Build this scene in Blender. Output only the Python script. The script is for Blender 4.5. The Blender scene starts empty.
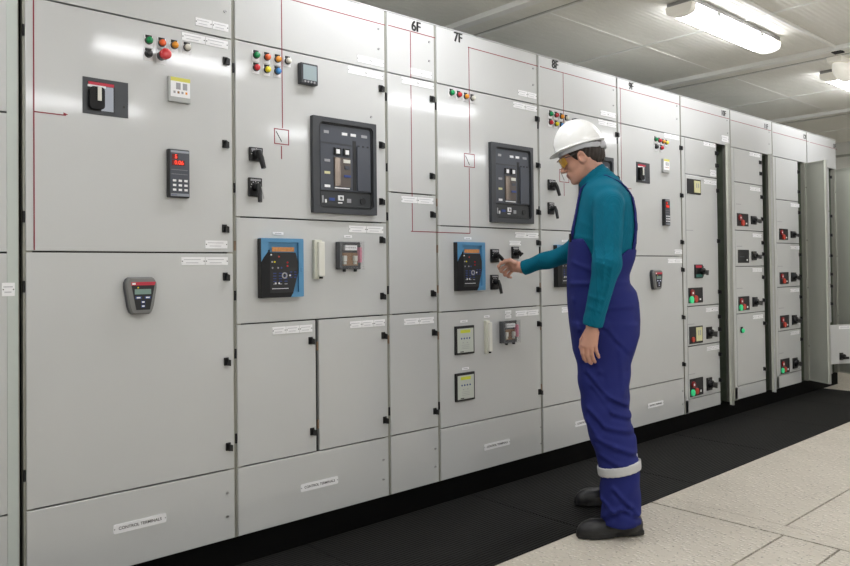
import bpy, bmesh, math, random
import numpy as np
from mathutils import Vector, Matrix

random.seed(7)
SC = bpy.context.scene
COL = SC.collection

# ------------------------------------------------------------------ camera
FPX = 747.87
FW = Vector((0.6718797, 0.7404978, 0.0155161))
RT = Vector((0.7406574, -0.6717884, -0.0112646))
UP = Vector((-0.0020822, -0.0190606, 0.9998162))
SY = -25.892
CAM = Vector((0.0, -2.81475, 1.22))

cd = bpy.data.cameras.new('camera')
cam = bpy.data.objects.new('camera', cd)
COL.objects.link(cam)
M = Matrix(((RT.x, UP.x, -FW.x), (RT.y, UP.y, -FW.y), (RT.z, UP.z, -FW.z)))
cam.matrix_world = Matrix.Translation(CAM) @ M.to_4x4()
cd.sensor_width = 36.0
cd.lens = FPX * 36.0 / 850.0
cd.shift_y = SY / 850.0
cd.clip_start = 0.05
SC.camera = cam

SC.view_settings.view_transform = 'Standard'
SC.view_settings.look = 'None'
SC.view_settings.gamma = 1.0
SC.view_settings.exposure = 0.45
try:
    SC.view_settings.use_curve_mapping = False
except Exception:
    pass


def ray(px, py):
    return FW + RT * ((px - 425) / FPX) - UP * ((py - 283 - SY) / FPX)


def on_y(px, py, y=0.0):
    d = ray(px, py)
    return CAM + d * ((y - CAM.y) / d.y)


def on_z(px, py, z=0.0):
    d = ray(px, py)
    return CAM + d * ((z - CAM.z) / d.z)


def rect(x0, y0, x1, y1, D=0.0):
    """measured top-left and bottom-right corners on the cabinet face -> X0, X1, Z0, Z1"""
    a = on_y(x0, y0); a2 = on_y(x0, y0, -D); b = on_y(x1, y1, -D)
    return a.x, b.x, b.z, a2.z


# ------------------------------------------------------------------ materials
def mat(name, col, rough=0.5, metal=0.0, var=0.0, vscale=8.0, bump=0.0, bscale=200.0, emit=0.0, spec=0.5,
        alpha=1.0, coat=0.0, trans=0.0):
    m = bpy.data.materials.new(name)
    m.use_nodes = True
    nt = m.node_tree
    b = nt.nodes['Principled BSDF']
    c = (col[0], col[1], col[2], 1.0)
    b.inputs['Base Color'].default_value = c
    b.inputs['Roughness'].default_value = rough
    b.inputs['Metallic'].default_value = metal
    b.inputs['Specular IOR Level'].default_value = spec
    b.inputs['Alpha'].default_value = alpha
    b.inputs['Coat Weight'].default_value = coat
    b.inputs['Transmission Weight'].default_value = trans
    tc = nt.nodes.new('ShaderNodeTexCoord')
    if var > 0:
        n = nt.nodes.new('ShaderNodeTexNoise')
        n.inputs['Scale'].default_value = vscale
        n.inputs['Detail'].default_value = 4.0
        r = nt.nodes.new('ShaderNodeMix'); r.data_type = 'RGBA'
        r.inputs[6].default_value = tuple(v * (1 - var) for v in col) + (1,)
        r.inputs[7].default_value = tuple(min(1, v * (1 + var)) for v in col) + (1,)
        nt.links.new(tc.outputs['Object'], n.inputs['Vector'])
        nt.links.new(n.outputs['Fac'], r.inputs[0])
        nt.links.new(r.outputs[2], b.inputs['Base Color'])
    if bump > 0:
        n2 = nt.nodes.new('ShaderNodeTexNoise')
        n2.inputs['Scale'].default_value = bscale
        bp = nt.nodes.new('ShaderNodeBump')
        bp.inputs['Strength'].default_value = bump
        bp.inputs['Distance'].default_value = 0.002
        nt.links.new(tc.outputs['Object'], n2.inputs['Vector'])
        nt.links.new(n2.outputs['Fac'], bp.inputs['Height'])
        nt.links.new(bp.outputs['Normal'], b.inputs['Normal'])
    if emit > 0:
        b.inputs['Emission Color'].default_value = c
        b.inputs['Emission Strength'].default_value = emit
    return m


PANEL = mat('powder_coat_grey', (0.56, 0.567, 0.56), 0.4, var=0.03, vscale=2.5, bump=0.05, bscale=90, coat=0.85)
PANEL.node_tree.nodes['Principled BSDF'].inputs['Coat Roughness'].default_value = 0.085
PANEL2 = mat('powder_coat_inner', (0.48, 0.49, 0.43), 0.4, var=0.05, vscale=3)
FRAME = mat('frame_olive', (0.33, 0.33, 0.285), 0.4, metal=0.2, var=0.1, vscale=6)
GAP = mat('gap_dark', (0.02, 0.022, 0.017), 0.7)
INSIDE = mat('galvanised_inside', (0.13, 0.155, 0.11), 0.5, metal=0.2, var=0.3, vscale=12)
BLACK = mat('black_plastic', (0.006, 0.006, 0.007), 0.35, bump=0.1, bscale=400)
BLACKM = mat('black_matte', (0.010, 0.010, 0.011), 0.6, spec=.3)
PLINTH = mat('plinth_black', (0.003, 0.003, 0.003), 0.7, spec=.1)
CHAR = mat('charcoal_plastic', (0.042, 0.046, 0.053), 0.42, var=0.05)
CHAR2 = mat('breaker_grey', (0.060, 0.067, 0.086), 0.4, var=0.05)
CHAR3 = mat('breaker_deep', (0.012, 0.013, 0.015), 0.45)
WHITE = mat('label_white', (0.88, 0.88, 0.89), 0.45)
WHITE2 = mat('plastic_white', (0.74, 0.73, 0.66), 0.45)
CREAM = mat('cream_plastic', (0.62, 0.62, 0.53), 0.5)
LINE = mat('print_grey', (0.35, 0.35, 0.37), 0.5)
FAINT = mat('print_faint', (0.55, 0.55, 0.58), 0.5)
TEXTM = mat('print_black', (0.015, 0.015, 0.015), 0.4)
RED = mat('mimic_red', (0.24, 0.012, 0.028), 0.5)
RED2 = mat('logo_red', (0.55, 0.03, 0.06), 0.4)
STEEL = mat('screw_steel', (0.45, 0.45, 0.45), 0.3, metal=0.9)
SILVER = mat('silver_plate', (0.30, 0.32, 0.36), 0.35, metal=0.5)
BLUE = mat('relay_blue', (0.09, 0.27, 0.47), 0.42, var=0.05)
BLUEK = mat('key_blue', (0.03, 0.06, 0.24), 0.4)
LCD = mat('lcd_grey', (0.33, 0.4, 0.42), 0.2)
LCDG = mat('lcd_green', (0.22, 0.33, 0.29), 0.25)
AMBER = mat('lcd_amber', (0.50, 0.22, 0.07), 0.4, var=.5, vscale=120, emit=0.05)
LEDR = mat('led_red', (1.0, 0.05, 0.02), 0.4, emit=0.8)
LEDG = mat('led_green', (0.15, 1.0, 0.4), 0.4, emit=1.2)
DRED = mat('display_dark_red', (0.18, 0.01, 0.01), 0.2)
YEL = mat('label_yellow', (0.72, 0.68, 0.12), 0.45)
PALEY = mat('label_pale_yellow', (0.66, 0.64, 0.36), 0.45)
COPPER = mat('copper_brown', (0.28, 0.14, 0.05), 0.35, metal=0.4)
BRASS = mat('latch_body_brown', (0.25, 0.17, 0.11), 0.4, var=0.3, vscale=60)
CLEAR = mat('clear_cover', (0.5, 0.5, 0.52), 0.08, alpha=0.09)
DRED2 = mat('button_dark_red', (0.30, 0.02, 0.025), 0.3)
LENS = {
    'green': mat('lens_green', (0.0, 0.28, 0.08), 0.22, coat=0.5),
    'red': mat('lens_red', (0.62, 0.02, 0.03), 0.22, coat=0.5),
    'orange-red': mat('lens_orange_red', (0.85, 0.12, 0.02), 0.22, coat=0.5),
    'orange': mat('lens_orange', (0.85, 0.33, 0.02), 0.22, coat=0.5),
    'white': mat('lens_white', (0.7, 0.68, 0.6), 0.22, coat=0.5),
    'yellow': mat('lens_yellow', (0.85, 0.72, 0.02), 0.22, coat=0.5),
    'blue': mat('lens_blue', (0.05, 0.28, 0.68), 0.22, coat=0.5),
    'black': mat('lens_black', (0.02, 0.02, 0.022), 0.3, coat=0.3),
    'lit green': mat('lens_lit_green', (0.04, 0.5, 0.2), 0.3, emit=0.35),
    'lit red': mat('lens_lit_red', (0.5, 0.05, 0.03), 0.3, emit=0.06),
}
CEIL = mat('ceiling_sheet', (0.90, 0.885, 0.815), 0.5, spec=.3)
WALLM = mat('wall_sheet', (0.86, 0.86, 0.82), 0.5, var=0.02)
TRIMW = mat('trim_white', (0.92, 0.92, 0.88), 0.4)
TRIMD = mat('trim_gasket', (0.42, 0.42, 0.38), 0.5)


def ceiling_nodes():
    nt = CEIL.node_tree; b = nt.nodes['Principled BSDF']
    tc = nt.nodes.new('ShaderNodeTexCoord')
    w = nt.nodes.new('ShaderNodeTexWave'); w.wave_type = 'BANDS'; w.bands_direction = 'Y'
    w.inputs['Scale'].default_value = 9.0; w.inputs['Distortion'].default_value = 0.0
    bp = nt.nodes.new('ShaderNodeBump'); bp.inputs['Strength'].default_value = 0.45
    bp.inputs['Distance'].default_value = 0.006
    nt.links.new(tc.outputs['Object'], w.inputs['Vector'])
    nt.links.new(w.outputs['Fac'], bp.inputs['Height'])
    nt.links.new(bp.outputs['Normal'], b.inputs['Normal'])
ceiling_nodes()


def floor_material():
    m = mat('tread_plate_floor', (0.60, 0.57, 0.50), 0.5)
    nt = m.node_tree; b = nt.nodes['Principled BSDF']
    tc = nt.nodes.new('ShaderNodeTexCoord')
    v = nt.nodes.new('ShaderNodeTexVoronoi'); v.inputs['Scale'].default_value = 52.0
    v.inputs['Randomness'].default_value = 0.65
    mp = nt.nodes.new('ShaderNodeMapping'); mp.inputs['Rotation'].default_value = (0, 0, 0.785)
    mp.inputs['Scale'].default_value = (1.0, 0.55, 1.0)
    cr = nt.nodes.new('ShaderNodeMapRange')
    cr.inputs[1].default_value = 0.18; cr.inputs[2].default_value = 0.42
    cr.inputs[3].default_value = 1.0; cr.inputs[4].default_value = 0.0
    bp = nt.nodes.new('ShaderNodeBump'); bp.inputs['Strength'].default_value = 1.0
    bp.inputs['Distance'].default_value = 0.006
    n1 = nt.nodes.new('ShaderNodeTexNoise'); n1.inputs['Scale'].default_value = 3.0; n1.inputs['Detail'].default_value = 6
    n2 = nt.nodes.new('ShaderNodeTexNoise'); n2.inputs['Scale'].default_value = 60.0; n2.inputs['Detail'].default_value = 3
    r2 = nt.nodes.new('ShaderNodeMapRange'); r2.inputs[1].default_value = 0.62; r2.inputs[2].default_value = 0.70
    r2.inputs[3].default_value = 0.0; r2.inputs[4].default_value = 0.8
    a = nt.nodes.new('ShaderNodeMix'); a.data_type = 'RGBA'
    a.inputs[6].default_value = (0.64, 0.59, 0.51, 1); a.inputs[7].default_value = (0.80, 0.745, 0.65, 1)
    c = nt.nodes.new('ShaderNodeMix'); c.data_type = 'RGBA'
    c.inputs[7].default_value = (0.22, 0.20, 0.17, 1)
    L = nt.links.new
    L(tc.outputs['Object'], mp.inputs['Vector']); L(mp.outputs['Vector'], v.inputs['Vector'])
    L(v.outputs['Distance'], cr.inputs[0]); L(cr.outputs[0], bp.inputs['Height'])
    L(bp.outputs['Normal'], b.inputs['Normal'])
    L(tc.outputs['Object'], n1.inputs['Vector']); L(tc.outputs['Object'], n2.inputs['Vector'])
    L(n1.outputs['Fac'], a.inputs[0]); L(a.outputs[2], c.inputs[6])
    L(n2.outputs['Fac'], r2.inputs[0]); L(r2.outputs[0], c.inputs[0])
    dm = nt.nodes.new('ShaderNodeMix'); dm.data_type = 'RGBA'; dm.blend_type = 'MULTIPLY'
    g1 = nt.nodes.new('ShaderNodeMapRange'); g1.inputs[1].default_value = 0.25; g1.inputs[2].default_value = 0.5
    g1.inputs[3].default_value = 0.0; g1.inputs[4].default_value = 0.5
    dm.inputs[7].default_value = (0.58, 0.56, 0.52, 1)
    L(v.outputs['Distance'], g1.inputs[0]); L(g1.outputs[0], dm.inputs[0]); L(c.outputs[2], dm.inputs[6])
    L(dm.outputs[2], b.inputs['Base Color'])
    return m
FLOORM = floor_material()
RUBBER = mat('rubber', (0.0055, 0.0053, 0.0047), 0.6, var=0.35, vscale=5, spec=0.2)


# ------------------------------------------------------------------ mesh builder
class MB:
    def __init__(self):
        self.v = []; self.f = []; self.m = []; self.mats = []; self.smooth = []

    def mi(self, m):
        if m not in self.mats: self.mats.append(m)
        return self.mats.index(m)

    def add(self, vs, fs, m, smooth=False):
        o = len(self.v); k = self.mi(m)
        self.v += [tuple(a) for a in vs]
        for f in fs:
            self.f.append([i + o for i in f]); self.m.append(k); self.smooth.append(smooth)
        return self

    def box(self, x0, x1, y0, y1, z0, z1, m, bev=0.0):
        if bev > 0:
            bm = bmesh.new()
            bmesh.ops.create_cube(bm, size=1.0)
            for v in bm.verts:
                v.co = Vector(((x0 + x1) / 2 + v.co.x * (x1 - x0), (y0 + y1) / 2 + v.co.y * (y1 - y0), (z0 + z1) / 2 + v.co.z * (z1 - z0)))
            bmesh.ops.bevel(bm, geom=bm.edges[:], offset=bev, segments=2, affect='EDGES', profile=0.5)
            return self.bm(bm, m)
        vs = [(x0, y0, z0), (x1, y0, z0), (x1, y1, z0), (x0, y1, z0), (x0, y0, z1), (x1, y0, z1), (x1, y1, z1), (x0, y1, z1)]
        return self.add(vs, [(0, 3, 2, 1), (4, 5, 6, 7), (0, 1, 5, 4), (1, 2, 6, 5), (2, 3, 7, 6), (3, 0, 4, 7)], m)

    def bm(self, bm, m, smooth=False):
        bm.verts.ensure_lookup_table()
        for i, v in enumerate(bm.verts): v.index = i
        self.add([v.co.copy() for v in bm.verts], [[v.index for v in f.verts] for f in bm.faces], m, smooth)
        bm.free()
        return self

    def tube(self, pts, r, m, n=12, cap=True):
        """round bar through points; r number or list"""
        pts = [Vector(p) for p in pts]
        rs = r if isinstance(r, (list, tuple)) else [r] * len(pts)
        vs = []; fs = []
        t0 = (pts[1] - pts[0]).normalized()
        a = t0.orthogonal().normalized()
        for i, p in enumerate(pts):
            t = (pts[min(i + 1, len(pts) - 1)] - pts[max(i - 1, 0)]).normalized()
            a = (a - t * a.dot(t)).normalized(); b = t.cross(a)
            for k in range(n):
                an = 2 * math.pi * k / n
                vs.append(p + (a * math.cos(an) + b * math.sin(an)) * rs[i])
        for i in range(len(pts) - 1):
            for k in range(n):
                k2 = (k + 1) % n
                fs.append((i * n + k, i * n + k2, (i + 1) * n + k2, (i + 1) * n + k))
        self.add(vs, fs, m, True)
        if cap:
            self.add(vs[:n], [tuple(range(n))[::-1]], m)
            self.add(vs[-n:], [tuple(range(n))], m)
        return self

    def disc(self, x, z, y0, y1, r, m, n=24, r2=None):
        """cylinder whose axis is along y, front at y0 (towards the viewer)"""
        return self.tube([(x, y1, z), (x, y0, z)], [r, r if r2 is None else r2], m, n)

    def dome(self, x, z, y, r, h, m, n=20, k=6):
        vs = []; fs = []
        for i in range(k):
            t = i / k * math.pi / 2
            for j in range(n):
                an = 2 * math.pi * j / n
                vs.append((x + r * math.cos(t) * math.cos(an), y - h * math.sin(t), z + r * math.cos(t) * math.sin(an)))
        vs.append((x, y - h, z))
        for i in range(k - 1):
            for j in range(n):
                j2 = (j + 1) % n
                fs.append((i * n + j, i * n + j2, (i + 1) * n + j2, (i + 1) * n + j))
        for j in range(n): fs.append(((k - 1) * n + j, (k - 1) * n + (j + 1) % n, k * n))
        return self.add(vs, fs, m, True)

    def prism(self, pts, y0, y1, m):
        """polygon in XZ (counter-clockwise seen from -y) extruded from y0 (front) to y1"""
        n = len(pts)
        vs = [(p[0], y0, p[1]) for p in pts] + [(p[0], y1, p[1]) for p in pts]
        fs = [tuple(range(n)), tuple(range(2 * n - 1, n - 1, -1))]
        for i in range(n):
            j = (i + 1) % n
            fs.append((i, i + n, j + n, j))
        return self.add(vs, fs, m)

    def ring(self, outer, inner, y0, y1, m):
        """frame between two matching outlines in XZ"""
        n = len(outer)
        vs = [(p[0], y0, p[1]) for p in outer] + [(p[0], y0, p[1]) for p in inner] + [(p[0], y1, p[1]) for p in outer] + [(p[0], y1, p[1]) for p in inner]
        fs = []
        for i in range(n):
            j = (i + 1) % n
            fs += [(i, j, n + j, n + i), (i, 2 * n + i, 2 * n + j, j), (n + i, n + j, 3 * n + j, 3 * n + i)]
        return self.add(vs, fs, m)

    def xform(self, Mx, start=0):
        for i in range(start, len(self.v)):
            self.v[i] = tuple(Mx @ Vector(self.v[i]))
        return self

    def build(self, name, parent=None, fix=True):
        me = bpy.data.meshes.new(name)
        off = Vector((0, 0, 0))
        p = parent
        while p is not None:
            off += Vector(p.location); p = p.parent
        me.from_pydata([tuple(Vector(v) - off) for v in self.v], [], self.f)
        for m in self.mats: me.materials.append(m)
        me.polygons.foreach_set('material_index', self.m)
        me.polygons.foreach_set('use_smooth', self.smooth)
        if fix:
            b = bmesh.new(); b.from_mesh(me)
            bmesh.ops.recalc_face_normals(b, faces=b.faces[:])
            b.to_mesh(me); b.free()
        me.update()
        o = bpy.data.objects.new(name, me)
        COL.objects.link(o)
        if parent is not None: o.parent = parent
        return o


def rrect(x0, x1, z0, z1, r, n=5):
    pts = []
    for cx, cz, a0 in ((x1 - r, z0 + r, -90), (x1 - r, z1 - r, 0), (x0 + r, z1 - r, 90), (x0 + r, z0 + r, 180)):
        for i in range(n + 1):
            a = math.radians(a0 + 90 * i / n)
            pts.append((cx + r * math.cos(a), cz + r * math.sin(a)))
    return pts


def empty(name, loc, label, cat, group=None):
    o = bpy.data.objects.new(name, None)
    o.empty_display_size = 0.1
    COL.objects.link(o); o.location = loc
    o['label'] = label; o['category'] = cat
    if group: o['group'] = group
    return o


def text_obj(name, s, x, z, y, size, m, parent, wscale=1.0, align='CENTER', bold=0.0):
    cu = bpy.data.curves.new('txt', 'FONT')
    cu.body = s; cu.size = size; cu.align_x = align; cu.align_y = 'CENTER'
    cu.extrude = 0.0004; cu.offset = bold
    t = bpy.data.objects.new('txt', cu); COL.objects.link(t)
    dg = bpy.context.evaluated_depsgraph_get(); dg.update()
    me = bpy.data.meshes.new_from_object(t.evaluated_get(dg))
    bpy.data.objects.remove(t); bpy.data.curves.remove(cu)
    off = Vector((0, 0, 0)); p = parent
    while p is not None:
        off += Vector(p.location); p = p.parent
    for v in me.vertices:
        c = v.co.copy()
        v.co = Vector((x + c.x * wscale, y - c.z, z + c.y)) - off
    me.materials.clear(); me.materials.append(m)
    me.name = name
    o = bpy.data.objects.new(name, me); COL.objects.link(o); o.parent = parent
    return o


def structure(o):
    o['kind'] = 'structure'; return o


# ------------------------------------------------------------------ room
CZ = 2.85
XL, XR, YF, YB = -3.2, 10.86, -5.6, 1.0
b = MB().box(XL, XR, YF, YB, -0.06, -0.016, mat('seam_dark', (0.03, 0.03, 0.028), 0.8))
YS = [YF, -4.2, -2.75, -1.615, -1.378, -0.62]
XS = [XL, -1.5, 1.04, 3.466, 3.60, 5.97, 8.4, XR]
for i in range(len(XS) - 1):
    ys = list(YS)
    if i == 3: ys = [YF, -0.62]
    if i == 4: ys = [YF, -4.2, -2.75, -1.335, -0.62]
    if i >= 5: ys = [YF, -4.2, -2.2, -0.62]
    for j in range(len(ys) - 1):
        ga, gb = (0.0005 if i == 4 else 0.0045), (0.0005 if i == 3 else 0.0045)
        if XS[i] == 3.466: ga = 0.008
        b.box(XS[i] + ga, XS[i + 1] - gb, ys[j] + 0.0045, ys[j + 1] - 0.0045, -0.02, 0.0, FLOORM, bev=0.0015)
    b.box(XS[i] + 0.0025, XS[i + 1] - 0.0025, -0.6175, YB, -0.02, 0.0, FLOORM)
structure(b.build('floor'))
structure(MB().box(XL, XR, YF, YB, CZ, CZ + 0.06, CEIL).build('ceiling'))
structure(MB().box(XL, XR, YB, YB + 0.08, 0, CZ, WALLM).build('wall_back'))
structure(MB().box(XL, XR, YF - 0.08, YF, 0, CZ, WALLM).build('wall_front'))
structure(MB().box(XL - 0.08, XL, YF, YB, 0, CZ, WALLM).build('wall_left'))
structure(MB().box(XR, XR + 0.08, YF, YB, 0, CZ, WALLM).build('wall_right'))
b = MB().box(XR - 0.03, XR, YF, YB, CZ - 0.20, CZ - 0.17, TRIMD)
structure(b.build('trim_1'))
k = 2
for xj in (1.10, 3.475, 6.007, 8.54):       # covers over the ceiling joints
    b = MB().box(xj - 0.005, xj + 0.052, YF, YB, CZ - 0.036, CZ, TRIMW, bev=0.004)
    b.box(xj + 0.072, xj + 0.088, YF, YB, CZ - 0.0075, CZ, TRIMD).box(xj + 0.27, xj + 0.283, YF, YB, CZ - 0.0075, CZ, TRIMD)
    b.box(xj + 0.09, xj + 0.115, YF, YB, CZ - 0.012, CZ, TRIMW)
    b.box(xj + 0.07, xj + 0.30, YF, YB, CZ - 0.006, CZ, CEIL)
    b.box(xj + 0.285, xj + 0.305, YF, YB, CZ - 0.014, CZ, TRIMW)
    structure(b.build('trim_%d' % k)); k += 1
for xj in (2.3, 4.905, 7.51, 9.8):
    structure(MB().box(xj - 0.010, xj + 0.010, YF, YB, CZ - 0.008, CZ, TRIMW).build('trim_%d' % k)); k += 1
# thin seams running along the room
for yj in (on_z(610, 34, CZ).y, -1.35, -2.7, -4.4):
    structure(MB().box(XL, XR, yj - 0.004, yj + 0.004, CZ - 0.003, CZ, TRIMW).build('trim_%d' % k)); k += 1

b = MB().tube([(0.2, -0.77, CZ - 0.012), (6.03, -0.77, CZ - 0.012)], 0.012, TRIMW)
for xx in (0.6, 2.0, 3.4, 4.6, 5.3):
    b.box(xx - 0.008, xx + 0.008, -0.785, -0.755, CZ - 0.02, CZ, TRIMW)
o = b.build('cable_conduit')
o['label'] = 'thin white cable conduit clipped along the ceiling behind the ceiling lights'; o['category'] = 'conduit'
b = MB().box(6.035, 6.115, -0.80, -0.73, CZ - 0.042, CZ - 0.030, BLACKM, bev=0.004)
o = b.build('cable_gland')
o['label'] = 'small black cable joint on the ceiling at the end of the white conduit'; o['category'] = 'cable joint'

# ceiling lights
DIFF = mat('light_diffuser', (0.962, 0.968, 1.0), 0.4, emit=16.5)
DIFFS = mat('light_diffuser_side', (0.962, 0.968, 1.0), 0.4, emit=11.0)
ENDC = mat('light_end_cap', (0.85, 0.82, 0.74), 0.45, emit=0.12)
LBASE = mat('light_base', (0.42, 0.42, 0.42), 0.4, metal=0.3)


def light(x0, y, label, L=1.28, grp='fluorescent ceiling lights'):
    zt = CZ - 0.0015; w = 0.085
    t = empty('ceiling_light', (x0 + L / 2, y, CZ), label, 'ceiling light', grp)
    bb = MB().box(x0 + 0.02, x0 + L - 0.02, y - w - 0.006, y + w + 0.006, zt - 0.03, zt, LBASE, bev=0.004)
    bb.build('base', t)
    # trough diffuser with a rounded section
    def prof(w, d, n=10):
        pts = [(-w, 0.0)]
        for i in range(n + 1):
            a = math.pi * i / n
            pts.append((-w * (math.cos(a)) * (1 - 0.12 * math.sin(a)), -0.012 - d * (math.sin(a) ** 0.45)))
        pts.append((w, 0.0))
        return pts
    def trough(xa, xb, w, d, m, name):
        pr = prof(w, d)
        n = len(pr)
        bm_ = MB()
        vs = [(xa, y + q[0], zt - 0.03 + q[1]) for q in pr] + [(xb, y + q[0], zt - 0.03 + q[1]) for q in pr]
        fs = [(i, (i + 1) % n, n + (i + 1) % n, n + i) for i in range(n)]
        fs += [tuple(range(n)), tuple(range(2 * n - 1, n - 1, -1))]
        if m is DIFF:
            bm_.add(vs, [f for i, f in enumerate(fs) if 2 <= i <= n - 4 or i >= n], m)
            bm_.add(vs, [f for i, f in enumerate(fs) if not (2 <= i <= n - 4 or i >= n)], DIFFS)
        else:
            bm_.add(vs, fs, m)
        return bm_.build(name, t)
    trough(x0 + 0.055, x0 + L - 0.10, w, 0.052, DIFF, 'diffuser')
    trough(x0, x0 + 0.055, w + 0.003, 0.055, ENDC, 'end_cap')
    trough(x0 + L - 0.10, x0 + L, w, 0.050, mat('light_tail', (0.9, 0.88, 0.8), 0.4, emit=1.6), 'end_cap')
    for xx in (x0 + 0.33, x0 + L - 0.33):
        MB().box(xx - 0.02, xx + 0.02, y - w - 0.012, y - w + 0.004, zt - 0.055, zt - 0.02, STEEL, bev=0.003).build('clip', t)
    return t


R1, R2, R3 = -0.50, -2.47, -4.52
light(4.215, R1, 'lit fluorescent ceiling light, the nearest and whole one of those in view')
light(6.68, R1, 'lit fluorescent ceiling light, the farther one cut off by the right edge')
light(1.69, R1, 'lit fluorescent ceiling light above the cabinet with the large relay')
light(-0.87, R1, 'lit fluorescent ceiling light above the leftmost cabinets')
k = 0
words = ['at the left end', 'second from the left', 'third from the left', 'at the right end']
for yy, nm in ((R2, 'middle row'), (R3, 'row furthest from the cabinets')):
    for i, xx in enumerate((-0.87, 1.69, 4.245, 6.80)):
        light(xx, yy, 'lit fluorescent ceiling light in the %s, %s' % (nm, words[i]))
# small bulkhead lamp beside the far light
t = empty('bulkhead_light', (6.47, -0.665, CZ), 'small white oval bulkhead lamp on the ceiling beside the farther light', 'ceiling light')
MB().box(6.28, 6.66, -0.72, -0.61, CZ - 0.05, CZ - 0.0065, ENDC, bev=0.006).build('base', t)
bm_ = bmesh.new(); bmesh.ops.create_uvsphere(bm_, u_segments=24, v_segments=12, radius=1.0)
for v in bm_.verts: v.co = Vector((6.50 + v.co.x * 0.19, -0.665 + v.co.y * 0.065, CZ - 0.075 + v.co.z * 0.095))
MB().bm(bm_, mat('bulkhead_diffuser', (0.9, 0.88, 0.8), 0.35, emit=0.25), True).build('diffuser', t)

# ------------------------------------------------------------------ cabinets
VX = [0.700, 1.493, 2.310, 2.642, 3.472, 4.299, 5.126, 5.917, 6.713, 7.484, 8.235]
T, H1, BOT = 2.483, 2.183, 0.125
YD = 0.0          # door front
TH = 0.020        # door thickness


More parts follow.
